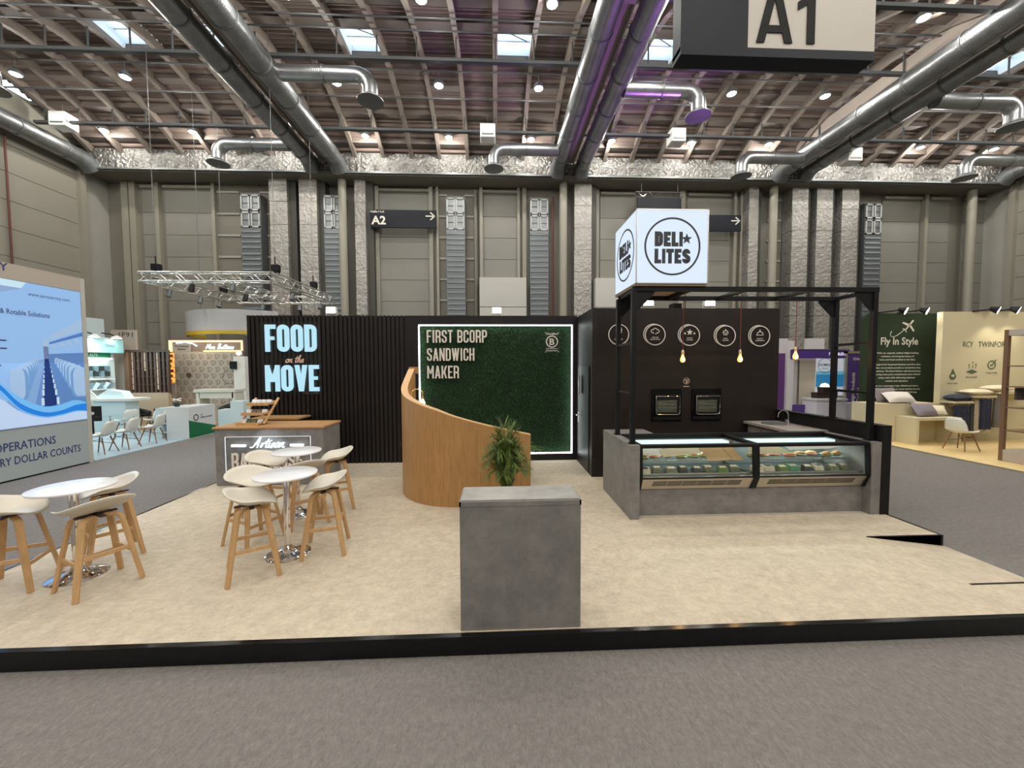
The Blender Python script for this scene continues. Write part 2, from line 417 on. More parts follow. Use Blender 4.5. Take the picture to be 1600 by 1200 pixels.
B('ramp_cheek', blackgloss, pf, RX, PX1, RY1, RY1+.02, HF, .004)
B('ramp_cheek', blackgloss, pf, RX, PX1, RY0-.02, RY0, HF, .004)

# roof: corrugated deck in bays between ribs
ceil = thing('ceiling', (3.7, 14, 10), 'brown corrugated hall roof with ribs and purlins', 'ceiling', kind='structure')
RIB0, RS = .07, 1.31
k0 = math.floor((XL-RIB0)/RS); k1 = math.ceil((XR-RIB0)/RS)
sky = {0: 0, -4: 0, 4: 0, -10: 0, 14: 0, 8: 1, -8: 0}
SY0, SY1 = 13.3, 14.75
ys = [11.0]
while ys[-1] < YB: ys.append(ys[-1]+.05)
m = MB()
for k in range(k0, k1):
    xa, xb = RIB0+k*RS, RIB0+(k+1)*RS
    xa = max(xa, XL); xb = min(xb, XR)
    prof = []
    for i, y in enumerate(ys): prof.append((y, roof_z(y)+(.0, .055, .055, .0)[i % 4]))
    base = len(m.v)
    for y, z in prof: m.v += [(xa, y, z), (xb, y, z)]
    for i in range(len(prof)-1):
        if k in sky and SY0 < prof[i][0] < SY1-.05: continue
        a = base+2*i; m.f.append((a, a+1, a+3, a+2))
    m.add([(xa, YN, 12.6), (xb, YN, 12.6), (xb, 11.0, 12.6), (xa, 11.0, 12.6)], [(0, 1, 2, 3)])
m.build('roof_deck', roofm, ceil)
seg = [9.6, 11.0, 12, 13, 14, 15, 16, 17, 18, 19, 20]
m = MB()
for i in range(len(seg)-1):
    a, b = seg[i], seg[i+1]; za, zb = roof_z(a), roof_z(b)
    m.hexa([(-.05,a,za-.30),(.05,a,za-.30),(.05,b,zb-.30),(-.05,b,zb-.30),(-.05,a,za),(.05,a,za),(.05,b,zb),(-.05,b,zb)])
    m.hexa([(-.085,a,za-.33),(.085,a,za-.33),(.085,b,zb-.33),(-.085,b,zb-.33),(-.085,a,za-.30),(.085,a,za-.30),(.085,b,zb-.30),(-.085,b,zb-.30)])
m.v = [(x+RIB0+k0*RS, y, z) for x, y, z in m.v]
rib = m.build('rib', ribm, ceil)
for k in range(1, k1-k0+1): piece(rib, (k*RS, 0, 0))
for j, y in enumerate([10.7, 12.0, 13.2, 14.85, 16.0, 17.2, 18.4, 19.5]):
    z = roof_z(y)
    MB().box(XL, XR, y-.16, y+.16, z-.14, z+.02).build('purlin', purm, ceil)
# skylights
skyw = M('skylight_frame', srgb(225, 230, 232), .4)
skyg = glass_mat('skylight_glass', (.9, .96, 1), .05)
skyd = M('skylight_blind', srgb(40, 40, 42), .7)
names = {0: 'square roof skylight above the green moss wall', -4: 'square roof skylight right of the left duct pair', 4: 'square roof skylight tinted by purple light beside the centre ducts',
         -10: 'leftmost square roof skylight near the side wall', 14: 'rightmost square roof skylight beyond the right duct pair', 8: 'dark blinded roof skylight below the big white numbered sign', -8: 'roof skylight half hidden behind the left duct pair'}
for n, (k, dark) in enumerate(sky.items()):
    xa, xb = RIB0+k*RS+.06, RIB0+(k+1)*RS-.06; za, zb = roof_z(SY0), roof_z(SY1); H = .42
    t = thing('window_%d' % (n+1), ((xa+xb)/2, (SY0+SY1)/2, za), names[k], 'skylight', kind='structure')
    fm = skyd if dark else skyw
    for (x0, x1, y0, y1) in ((xa-.04, xa, SY0, SY1), (xb, xb+.04, SY0, SY1), (xa, xb, SY0-.04, SY0), (xa, xb, SY1, SY1+.04)):
        B('shaft_side', fm, t, x0, x1, y0, y1, za-.05, za+H)
    B('pane', skyd if dark else skyg, t, xa, xb, SY0, SY1, za+H-.03, za+H-.02)
    for yy in (SY0+.5, SY0+1.0): B('glazing_bar', fm, t, xa, xb, yy-.025, yy+.025, za+H-.1, za+H-.04)
    MB().bar((xa+.05, SY0+.2, za+.1), (xb-.1, SY0+.95, za+.3), .03, .03).build('opener_arm', galvd, t)

# high-bay lamps on a regular grid
hb = thing('high_bay_lamp', (0, 0, 0), 'round high-bay lamp hanging under the hall roof', 'lamp', 'high-bay lamps of the hall')
MB().lathe((0, 0, 0), [(.16, .0), (.19, .03), (.19, .10), (.10, .16), (.06, .24)], 16).build('housing', galvd, hb, True)
MB().lathe((0, 0, 0), [(.001, -.03), (.10, -.025), (.15, -.005), (.15, .004)], 16).build('lens', lampglow, hb, True)
MB().cyl((0, 0, .2), (0, 0, .5), .012, n=6).build('stem', galvd, hb)
lamp('high_bay_light', 'POINT', (0, 0, -.065), LAMP_W, LAMP_COL, hb, .09)
first = True
for y in (17.75, 14.7, 11.3, 7.6, 3.8, 0.0, -4.0, -8.0, -12.0, -16.0):  # rearmost rows are unseen, added to brighten faces turned to the camera
    for k in range(-4, 8):
        x = -2.0+3.68*k
        if y < 11 and not -14 < x < 18: continue
        if y > 11 and abs(x-3.5) < .6: x += .35
        z = min(12.3, roof_z(y)-.45)
        if first: hb.location = (x, y, z); first = False; ORG[hb.name] = Vector((x, y, z))
        else: dup(hb, (x, y, z))

# longitudinal spiral ducts in pairs, with flanged joints, and the girders between them
def long_duct(x, z, r, label, y0=7.0, y1=18.55):
    t = thing('spiral_duct', (x, (y0+y1)/2, z), label, 'duct', 'spiral ducts under the roof')
    MB().tube([(x, y0, z), (x, y1, z)], r, 28).build('pipe', galv, t, True)
    y = y0+.9; f = None
    while y < y1-.4:
        if f is None: f = MB().tube([(x, y-.03, z), (x, y+.03, z)], r+.022, 28).build('flange', galvd, t, True); yf = y
        else: piece(f, (0, y-yf, 0))
        y += 1.62
    MB().tube([(x, y1-.35, z), (x, y1-.05, z-.05), (x, y1+.25, z-.25)], [r, r*1.05, r*1.12], 28).build('end_boot', galvd, t, True)
for x, z, r, lb in ((-7.25, 11.5, .36, 'thick spiral duct of the left pair, nearer the middle'), (-8.45, 11.5, .34, 'thick spiral duct of the left pair, nearer the side wall'),
                    (3.04, 11.45, .33, 'left spiral duct of the pair running up the centre'), (4.18, 11.45, .33, 'right spiral duct of the centre pair, lit purple'),
                    (14.0, 11.45, .36, 'upper spiral duct of the right pair below the painted girder'), (15.3, 11.5, .33, 'outer spiral duct of the right pair, partly hidden')):
    long_duct(x, z, r, lb)
long_duct(-18.35, 11.35, .36, 'spiral duct running along the left side wall')
long_duct(25.7, 11.5, .34, 'spiral duct running along the right side wall', 12)
for x, lb in ((-7.85, 'painted roof girder between the left duct pair'), (3.6, 'painted roof girder between the centre duct pair'), (14.62, 'painted roof girder above the right duct pair')):
    t = thing('roof_girder', (x, 13, 11.9), lb, 'girder', 'roof girders')
    B('web', girder, t, x-.1, x+.1, 7, 18.7, 11.75, 12.75)
    B('bottom_flange', girder, t, x-.22, x+.22, 7, 18.7, 11.69, 11.75)
    for dx in (-.16, .16): MB().cyl((x+dx, 7, 11.62), (x+dx, 18.6, 11.62), .03, n=8).build('conduit', girder, t)
    B('junction_box', girder, t, x-.2, x+.2, 9.6, 10.4, 11.5, 11.68)

# branch ducts: horizontal run, elbow, drop and round diffuser
def branch(xa, xb, y, z, r, label):
    s = 1 if xb > xa else -1; R = .45
    t = thing('branch_duct', ((xa+xb)/2, y, z-.8), label, 'duct', 'branch ducts with round diffusers')
    pts = [(xa, y, z), ((xa+xb)/2, y, z), (xb-s*R, y, z)]+[(xb-s*R+s*R*math.sin(a), y, z-R+R*math.cos(a)) for a in [PI/2*i/6 for i in range(1, 7)]]+[(xb, y, z-R-.25)]
    MB().tube(pts, r, 20).build('pipe', galvx, t, True)
    MB().tube([((xa+xb)/2-.025, y, z), ((xa+xb)/2+.025, y, z)], r+.02, 20).build('flange', galvd, t, True)
    MB().lathe((xb, y, z-R-.42), [(.10, 0), (r*1.75, .03), (r*1.75, .06), (r*1.02, .18), (r*1.02, .22)], 24).build('diffuser', galvd, t, True)
branch(-18.0, -15.55, 13.0, 11.5, .24, 'branch duct with round diffuser at the far left wall')
branch(-7.0, -4.05, 13.3, 11.6, .24, 'branch duct with diffuser reaching right from the left pair')
branch(4.4, 6.95, 13.2, 11.3, .24, 'branch duct with diffuser reaching right from the centre pair')
branch(15.4, 18.35, 13.2, 11.2, .24, 'branch duct with diffuser reaching right from the right pair')
branch(-8.6, -11.5, 17.0, 11.35, .24, 'branch duct with diffuser reaching left from the left pair')
branch(2.8, 0.0, 17.0, 11.35, .24, 'branch duct with diffuser reaching left from the centre pair')
branch(13.7, 10.95, 17.0, 11.2, .24, 'branch duct with diffuser reaching left from the right pair')
branch(25.6, 21.4, 17.0, 11.3, .24, 'branch duct with diffuser at the far right wall')

# dark service rails hung on rods, and thin sprinkler pipes
for y, z, lb in ((10.4, 11.7, 'dark service rail nearest the camera under the roof'), (13.45, 12.25, 'dark service rail across the middle of the roof'), (17.0, 12.05, 'dark service rail close to the far wall')):
    t = thing('service_rail', (3.7, y, z), lb, 'rail', 'service rails under the roof')
    B('channel', pipem, t, XL+.2, XR-.2, y-.07, y+.07, z-.05, z+.05)
    rod = None; k = k0+1
    for k in range(k0+1, k1):
        x = RIB0+k*RS
        if rod is None: rod = MB().box(x-.02, x+.02, y-.02, y+.02, z, roof_z(y)-.3).build('hanger_rod', pipem, t); x0 = x
        else: piece(rod, (x-x0, 0, 0))
for i, (y, lb) in enumerate(((12.35, 'first'), (13.0, 'second'), (14.9, 'third'), (16.1, 'fourth'), (18.9, 'fifth'))):
    z = roof_z(y)-.42
    tag(MB().cyl((XL+.1, y, z), (XR-.1, y, z), .028, n=6).build('sprinkler_pipe', pipem), 'thin dark sprinkler pipe under the roof, %s from the camera' % lb, 'pipe', 'sprinkler pipes')
for x, y, z, lb in ((-17.6, 17, 12.1, 'white hanging unit near the left side wall'), (-8.75, 17.1, 11.9, 'white hanging unit in front of the left duct pair'), (-.25, 17, 12.0, 'white hanging unit above the green moss wall'), (8.0, 17, 12.0, 'white hanging unit between centre and right ducts'), (15.6, 16.6, 11.1, 'white hanging unit below the right duct pair')):
    t = thing('hanging_unit', (x, y, z-.3), lb, 'unit heater', 'white hanging units')
    B('casing', white, t, x-.32, x+.32, y-.25, y+.3, z-.28, z+.28, bevel=.03)
    B('grille', galvd, t, x-.25, x+.25, y-.262, y-.25, z-.2, z-.14)
    MB().cyl((x, y, z+.28), (x, y, roof_z(y)-.2), .012, n=6).build('hanger_rod', galvd, t)

tag(B('wall_front', sidewall, None, XL, XR, YN-.3, YN, HF, 12.6), 'plain hall wall behind the viewer', 'wall', kind='structure')
# side walls built of horizontal panels
def panel_wall(name, label, x, side):
    t = thing(name, (x, 6, HF), label, 'wall', kind='structure')
    B('backing', darkgap, t, x-.15, x+.15, YN, YB, HF, 12.9)
    z = HF; f = None
    e = x+side*.15
    for j in range(12):
        if f is None: f = B('panel', sidewall, t, min(e, e+side*.05), max(e, e+side*.05), YN, YB-1.3, HF+.01, HF+1.075)
        else: piece(f, (0, 0, 1.085*j))
    for y in (18.72, 13.5): B('pilaster', pilm, t, min(e, e+side*.25), max(e, e+side*.25), y-.12, y+.12, HF, 11.2)
    B('corner_panel', panelg, t, min(e, e+side*.08), max(e, e+side*.08), 18.85, YB, HF, 11.2)
    return t
wl = panel_wall('wall_left', 'pale panelled left side wall of the hall', XL-.15, 1)
wr = panel_wall('wall_right', 'pale panelled right side wall of the hall', XR+.15, -1)
tag(MB().cyl((XL+.16, 16.0, HF), (XL+.16, 16.0, 11), .035, n=8).build('riser_pipe', M('rust_pipe', srgb(92, 48, 42), .6)), 'rust red riser pipe on the left side wall', 'pipe')

# far wall: backing, panels, shutters, pilasters, columns
wb = thing('wall_back', (3.7, YB, HF), 'far hall wall with shutters, pilasters and risers', 'wall', kind='structure')
B('backing', recess, wb, XL-.3, XR+.3, YB, YB+.3, HF, 12.6)
XP = lambda px: (px-773.6)/601*YB*1.0 + (px-773.6)**2*0 # column of the far wall, metres
def wx(px):   # far-wall position for a column measured on the photograph
    d = fwd + rt*((px-800)/601) + up*((600-400)/601); return d.x*YB/d.y
def shutter(a, b, top=10.75, mat=panelm):
    xa, xb = wx(a), wx(b); f = None; z = 3.2
    B('lower_panel', mat, wb, xa, xb, YB-.06, YB, HF, 3.17)
    for j in range(int((top-3.2)/1.07)+1):
        z1 = min(3.2+1.07*(j+1)-.02, top)
        B('panel', mat, wb, xa, xb, YB-.06, YB, 3.2+1.07*j, z1)
    MB().cyl((xa, YB-.12, top+.08), (xb, YB-.12, top+.08), .09, n=10).build('roller', pilm, wb, True)
for a, b in ((228, 250), (263, 338), (595, 672), (755, 808), (937, 990), (1072, 1138), (1374, 1432), (1446, 1478), (1500, 1540)): shutter(a, b)
for a, b in ((200, 210), (212, 221), (251, 257), (338, 343), (578, 581), (589, 595), (672, 678), (683, 687), (750, 755), (808, 812), (816, 822), (926, 934), (1058, 1066), (1142, 1146), (1152, 1157), (1220, 1224), (1436, 1441)):
    B('pilaster', pilm, wb, wx(a), wx(b), YB-.22, YB, HF, 11.0)
for a in (546, 876, 1190.5, 1488):
    x = wx(a); tag(MB().cyl((x, YB-.75, HF), (x, YB-.75, 11.0), .19, n=20).build('hall_column', pilm, None, True), 'slim round hall column at the far wall, ' + {546: 'left of the left arrow sign', 876: 'behind the moss wall', 1190.5: 'right of the cube sign', 1488: 'behind the cream booth'}[a], 'column', 'round columns at the far wall')
for a, b in ((343, 378), (410, 424), (452, 470), (498, 508), (687, 700), (727, 745), (1196, 1218)):   # wall rails in the recesses
    for j in range(7): B('rail', panelg, wb, wx(a), wx(b), YB-.06, YB, 4.3+1.05*j, 4.4+1.05*j)
# louvre risers
def louvre_riser(a, b, label):
    xa, xb = wx(a)*.972, wx(b)*.972; y0, y1 = YB-.62, YB-.02
    t = thing('louvre_riser', ((xa+xb)/2, YB-.3, HF), label, 'air riser', 'louvre risers at the far wall')
    B('casing', galvd, t, xa, xb, y0+.03, y1, HF, 10.35)
    f = None
    for j in range(5): 
        z = 3.4+j*1.06
        B('sheet', louvre, t, xa+.01, xb-.01, y0+.01, y0+.03, z, z+1.04)
        for q in range(4):
            MB().hexa([(xa+.03,y0-.03,z+.12+.25*q),(xb-.03,y0-.03,z+.12+.25*q),(xb-.03,y0+.01,z+.12+.25*q),(xa+.03,y0+.01,z+.12+.25*q),(xa+.03,y0+.005,z+.22+.25*q),(xb-.03,y0+.005,z+.22+.25*q),(xb-.03,y0+.012,z+.22+.25*q),(xa+.03,y0+.012,z+.22+.25*q)]).build('louvre_blade', louvre, t)
    B('lower_sheet', louvre, t, xa+.01, xb-.01, y0+.01, y0+.03, HF, 3.38)
    W = xb-xa
    for i in range(2):
        for j in range(2):
            x0 = xa+.03+i*(W/2); z0 = 8.75+j*.8; x1 = x0+W/2-.06
            m = MB(); m.box(x0, x1, y0-.02, y0+.02, z0, z0+.07); m.box(x0, x1, y0-.02, y0+.02, z0+.67, z0+.74); m.box(x0, x0+.06, y0-.02, y0+.02, z0, z0+.74); m.box(x1-.06, x1, y0-.02, y0+.02, z0, z0+.74)
            m.build('grille_frame', M('grille_white', srgb(168, 170, 168), .5), t)
            B('grille_bar', louvre, t, x0, x1, y0, y0+.02, z0+.35, z0+.39)
for a, b, lb in ((379, 410, 'louvred air riser left of the light truss'), (508, 538, 'louvred air riser right of the light truss'), (698, 727, 'louvred air riser right of the left arrow sign'), (828, 857, 'louvred air riser above the moss wall corner'), (1348, 1374, 'louvred air riser at the right end of the far wall')): louvre_riser(a, b, lb)
# foil-wrapped risers
def foil_riser(a, b, label):
    xa, xb = wx(a)*.965, wx(b)*.965; y0 = YB-.75
    t = thing('foil_riser', ((xa+xb)/2, YB-.4, HF), label, 'air riser', 'foil-wrapped risers at the far wall')
    for j in range(8): B('wrap', foilv, t, xa+.01*random.random(), xb-.01*random.random(), y0+.02*random.random(), YB-.02, 2.4+1.08*j, 2.4+1.08*j+1.065)
    B('lower_wrap', foilv, t, xa, xb, y0, YB-.02, HF, 2.39)
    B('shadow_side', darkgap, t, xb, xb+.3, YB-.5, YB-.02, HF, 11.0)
for a, b, lb in ((424, 452, 'foil-wrapped riser behind the light truss, left one'), (470, 498, 'foil-wrapped riser behind the light truss, right one'), (556, 573, 'narrow foil-wrapped riser left of the left arrow sign'), (897, 924, 'wide foil-wrapped riser left of the cube sign'), (1168, 1183, 'narrow foil-wrapped riser right of the right arrow sign'), (1235, 1260, 'first foil-wrapped riser of the three at right'), (1273, 1298, 'middle foil-wrapped riser of the three at right'), (1312, 1338, 'last foil-wrapped riser of the three at right')): foil_riser(a, b, lb)
MB().cyl((wx(744), YB-.3, HF), (wx(744), YB-.3, 10.8), .09, n=10).build('drain_pipe', recess, wb, True)
tag(MB().cyl((wx(864)*.98, YB-.4, HF), (wx(864)*.98, YB-.4, 10.5), .05, n=8).build('riser_pipe', M('rust_pipe', srgb(110, 50, 44), .5)), 'rust red riser pipe on the far wall', 'pipe')
for a, b, zt, lb in ((749, 822, 6.35, 'white plant cabinet at the far wall above the moss wall'), (930, 968, 6.35, 'white plant cabinet at the far wall beside the cube sign')):
    t = thing('plant_cabinet', (wx((a+b)/2), YB-.8, HF), lb, 'cabinet'); xa, xb = wx(a)*.955, wx(b)*.955
    cabm = M('cabinet_grey', srgb(176, 174, 168), .5); B('lower_panel', cabm, t, xa, xb, YB-1.0, YB-.1, HF, 4.9); B('upper_panel', cabm, t, xa, xb, YB-1.0, YB-.1, 4.93, zt)

# foil-clad main duct along the top of the far wall, on a soffit shelf
t = thing('foil_main_duct', (3.7, 19.3, 11.1), 'foil-clad main air duct along the top of the far wall', 'duct')
x = XL+.1; f = None; n = int((XR-XL-.2)/1.2)
for j in range(n):
    if f is None: f = B('wrap', foil, t, x, x+1.185, 18.75, 19.85, 11.12, 12.0)
    else: piece(f, (1.2*j, 0, 0))
B('bottom_flange', galvd, t, XL+.1, XR-.1, 18.66, 18.8, 11.06, 11.12)
B('soffit', recess, t, XL+.1, XR-.1, 18.8, YB, 11.02, 11.06)
for a, b in ((585, 830),): pass

# hall direction signs
def arrow_sign(a, b, z0, z1, label, word):
    xa, xb = wx(a)*.965, wx(b)*.965; y = YB-.75
    t = thing('direction_sign', ((xa+xb)/2, y, z0), label, 'sign', 'hall direction signs')
    B('board', navy, t, xa, xb, y, y+.1, z0, z1)
    for xx in (xa+.3, xb-.3): B('wall_bracket', galvd, t, xx-.04, xx+.04, y+.1, YB-.005, z0+.3, z0+.38)
    m = MB(); zc = z1-.29; xr = xb-.1
    m.bar((xr-.42, y-.01, zc), (xr, y-.01, zc), .02, .05); m.bar((xr-.2, y-.01, zc+.18), (xr+.02, y-.01, zc-.01), .02, .05); m.bar((xr-.2, y-.01, zc-.18), (xr+.02, y-.01, zc+.01), .02, .05)
    m.build('arrow', signw, t)
    if word:
        text(MB(), 'A2', (xa+.05, y, z0+.15), .40, width=.70, bold=.03).build('hall_number', signw, t)
        text(MB(), 'Halle', (xa+.03, y, z1-.14), .10, width=.33, bold=.02).build('small_word', signw, t); text(MB(), 'Hall', (xa+.41, y, z1-.14), .10, width=.26).build('small_word', signw, t)
arrow_sign(580, 683, 8.78, 9.62, 'dark direction sign A2 with arrow on the far wall', True)
arrow_sign(1100, 1156, 8.78, 9.58, 'dark direction sign with arrow showing right of the cube sign', False)
t = thing('banner_frame', (wx(1028), 19, 9.6), 'dark panel on a short truss behind the cube sign', 'panel')
xa, xb = wx(994)*.96, wx(1062)*.96
B('dark_panel', navy, t, xa, xb, 19.1, 19.2, 8.6, 10.3)
m = MB()
for zz in (10.35, 10.6): m.cyl((xa-.1, 19.1, zz), (xb+.1, 19.1, zz), .03, n=6)
for j in range(8): m.bar((xa+(xb-xa)*j/8, 19.1, 10.35 if j % 2 else 10.6), (xa+(xb-xa)*(j+1)/8, 19.1, 10.6 if j % 2 else 10.35), .02, .02)
m.build('truss', chrome, t)
for dx in (.2, (xb-xa)-.2): MB().cyl((xa+dx, 19.1, 10.6), (xa+dx, 19.1, 11.1), .02, n=6).build('hook', galvd, t)

# the big hanging hall sign
t = thing('hall_sign', (5.0, 6.95, 7.47), 'big hanging hall sign A1, navy half and white half', 'sign')
B('navy_half', navy, t, 3.25, 4.45, 6.8, 7.1, 7.47, 9.6)
B('white_half', M('sign_face', srgb(172, 166, 157), .5), t, 4.45, 6.76, 6.8, 7.1, 7.55, 9.6)
B('base_rail', navy, t, 3.25, 6.76, 6.79, 7.11, 7.40, 7.55)
m = MB(); zb = 7.64; y = 6.79; H = .86
m.prism([(0,0),(.145,0),(.36,H),(.215,H)], .01, (4.59, y, zb)); m.prism([(.505,0),(.65,0),(.435,H),(.29,H)], .0115, (4.59, y, zb)); m.prism([(.12,.17),(.53,.17),(.49,.29),(.16,.29)], .013, (4.59, y, zb))
m.build('letter_a', M('sign_black', srgb(26, 25, 24), .6, spec=.15), t)
MB().prism([(.17,0),(.315,0),(.315,H-.02),(.21,H-.02),(0,H-.16),(0,H-.30),(.17,H-.2)], .01, (5.33, y, zb)).build('digit_one', MATS['sign_black'], t)
for x in (3.6, 6.4): MB().cyl((x, 6.95, 9.6), (x, 6.95, 12.5), .015, n=6).build('wire', galvd, t)

# ================================================================== THE FOOD STAND
WY = 8.1
# slatted black wall
t = thing('slat_wall', (-3.3, WY, 0), 'black slatted stand wall behind the lit FOOD lettering', 'wall')
B('backing', blackm, t, -5.02, -1.86, WY, WY+.12, 0, 3.05)
slat = M('black_slat', srgb(36, 31, 29), .38, noise=(4, .3), stretch=(3, 3, .2), spec=.3)
f = None; n = 36
for j in range(n):
    if f is None: f = B('slat', slat, t, -5.02, -5.02+.055, WY-.035, WY, .0, 3.06)
    else: piece(f, (j*3.16/n, 0, 0))
# moss wall
t = thing('moss_wall', (0, WY, 0), 'green moss wall in a black frame with white light strip', 'wall')
MX0, MX1, MZ0, MZ1 = -1.56, 1.61, .17, 2.85
B('frame_top', black, t, -1.86, 1.73, WY-.02, WY+.12, MZ1+.02, 3.06); B('frame_bottom', black, t, -1.86, 1.73, WY-.02, WY+.12, 0, MZ0-.02)
B('frame_side', black, t, -1.86, MX0-.02, WY-.02, WY+.12, MZ0-.02, MZ1+.02); B('frame_side', black, t, MX1+.02, 1.73, WY-.02, WY+.12, MZ0-.02, MZ1+.02)
B('moss_backing', moss, t, MX0-.02, MX1+.02, WY+.06, WY+.1, MZ0-.02, MZ1+.02)
m = MB()
for i in range(9000):
    x = random.uniform(MX0+.02, MX1-.02); z = random.uniform(MZ0+.02, MZ1-.02); a = random.uniform(0, 2*PI); l = random.uniform(.03, .07); q = random.uniform(.02, .06)
    dx, dz = math.cos(a)*l, math.sin(a)*l-.01; wx_, wz_ = -math.sin(a)*.007, math.cos(a)*.007
    k = len(m.v); m.v += [(x-wx_, WY+.06, z-wz_), (x+wx_, WY+.06, z+wz_), (x+dx, WY+.06-q, z+dz)]; m.f.append((k, k+1, k+2))
o = m.build('moss', bladem, t); o['kind'] = 'stuff'
for b in ((MX0-.02, MX1+.02, MZ1, MZ1+.022), (MX0-.02, MX1+.02, MZ0-.022, MZ0), (MX0-.022, MX0, MZ0, MZ1), (MX1, MX1+.022, MZ0, MZ1)):
    B('light_strip', ledw, t, b[0], b[1], WY-.035, WY-.005, b[2], b[3])
m = MB()
for s_, x, z, wd in (('FIRST BCORP', -1.41, 2.50, 1.245), ('SANDWICH', -1.41, 2.125, .98), ('MAKER', -1.41, 1.76, .655)):
    block(m, s_, (x, WY-.02, z), .262, wd, d=.02, t=.125, gap=.2)
o = m.build('lettering', letterw, t); o['label'] = 'white capitals FIRST BCORP SANDWICH MAKER'
bp = B('badge_plate', clear, t, 1.04, 1.355, WY-.03, WY-.024, 2.285, 2.725); bp['label'] = 'clear plate with a ringed letter B'
m = MB(); cx, cz = 1.197, 2.52
m.ring((cx, WY-.03, cz), .105, .128, .004); text(m, 'Certified', (cx, WY-.03, 2.665), .037, align='C', width=.25, bold=.03)
text(m, 'B', (cx, WY-.03, cz-.068), .136, align='C', width=.105, bold=.02)
m.box(cx-.125, cx+.125, WY-.034, WY-.03, 2.368, 2.378); text(m, 'Corporation', (cx, WY-.03, 2.318), .034, align='C', width=.25, bold=.02)
for sx in (1.06, 1.335):
    for sz in (2.305, 2.705): m.cyl((sx, WY-.03, sz), (sx, WY-.045, sz), .009, n=8)
m.build('print', letterw, bp)
# illuminated FOOD on the MOVE sign
t = thing('neon_sign', (-4.18, WY-.1, 1.46), 'lit sign reading FOOD on the MOVE on clear acrylic', 'sign')
B('acrylic_plate', clear, t, -4.78, -3.56, WY-.075, WY-.067, 1.46, 2.93)
m = MB(); block(m, 'FOOD', (-4.63, WY-.078, 2.32), .545, 1.01, d=.035, t=.155, gap=.18)
m.build('letters_food', neonc, t)
m = MB(); block(m, 'MOVE', (-4.65, WY-.078, 1.515), .535, 1.06, d=.035, t=.155, gap=.18)
m.build('letters_move', neonc, t)
script_word(MB(), 'on the', (-4.25, WY-.08, 2.10), .09, .011, slant=.35, width=.36).build('script_letters', rose, t)
# flood lights standing on the wall tops
wg = M('flood_lens', (1, 1, 1), .4, emit=((1, .96, .82), 14))
def flood(x, y, z, label):
    t = thing('flood_light', (x, y, z), label, 'lamp', 'flood lights on the stand walls')
    B('body', white, t, x-.10, x+.10, y-.02, y+.06, z+.03, z+.17, bevel=.01)
    B('lens', wg, t, x-.085, x+.085, y-.028, y-.02, z+.045, z+.155)
    MB().tube([(x-.115, y+.02, z+.1), (x-.115, y+.02, z+.0), (x+.115, y+.02, z+.0), (x+.115, y+.02, z+.1)], .008, 6).build('bracket', white, t)
    lamp('flood_spot', 'SPOT', (x, y-.06, z+.1), 16, (1, .93, .80), t, .06, (x, y-3.2, 0), math.radians(125))
flood(-3.36, WY+.02, 3.07, 'white flood light on the slatted wall top'); flood(.04, WY+.02, 3.07, 'white flood light on the moss wall top')
# the dark box with the ovens
BX0, BX1, BY0 = 1.73, 5.16, 6.8
t = thing('store_room', (3.4, 7.5, 0), 'dark brown box room with ovens set in its front', 'booth')
B('front_wall', M('dark_brown_laminate', srgb(38, 32, 30), .45, noise=(3, .1), spec=.25), t, BX0, BX1, BY0, BY0+.1, 0, 3.03)
B('side_wall', black, t, BX0, BX0+.08, BY0+.1, WY+.12, 0, 3.03); B('side_wall', black, t, BX1-.08, BX1, BY0+.1, WY+.6, 0, 3.03)
B('rear_wall', black, t, BX0, BX1, WY+.5, WY+.6, 0, 3.03)
d = B('door', M('door_black', srgb(24, 24, 26), .4, spec=.3), t, BX0-.012, BX0, 7.02, 7.93, .04, 2.0)
B('pull_bar', steel, d, BX0-.05, BX0-.03, 7.66, 7.69, 1.45, 1.82)
m = MB(); m.cyl((BX0-.012, 7.86, 1.0), (BX0-.06, 7.86, 1.0), .012, n=8); m.bar((BX0-.055, 7.86, 1.0), (BX0-.055, 7.74, 1.0), .02, .02); m.box(BX0-.016, BX0-.012, 7.83, 7.89, .85, 1.06); m.build('lever_handle', steel, d)
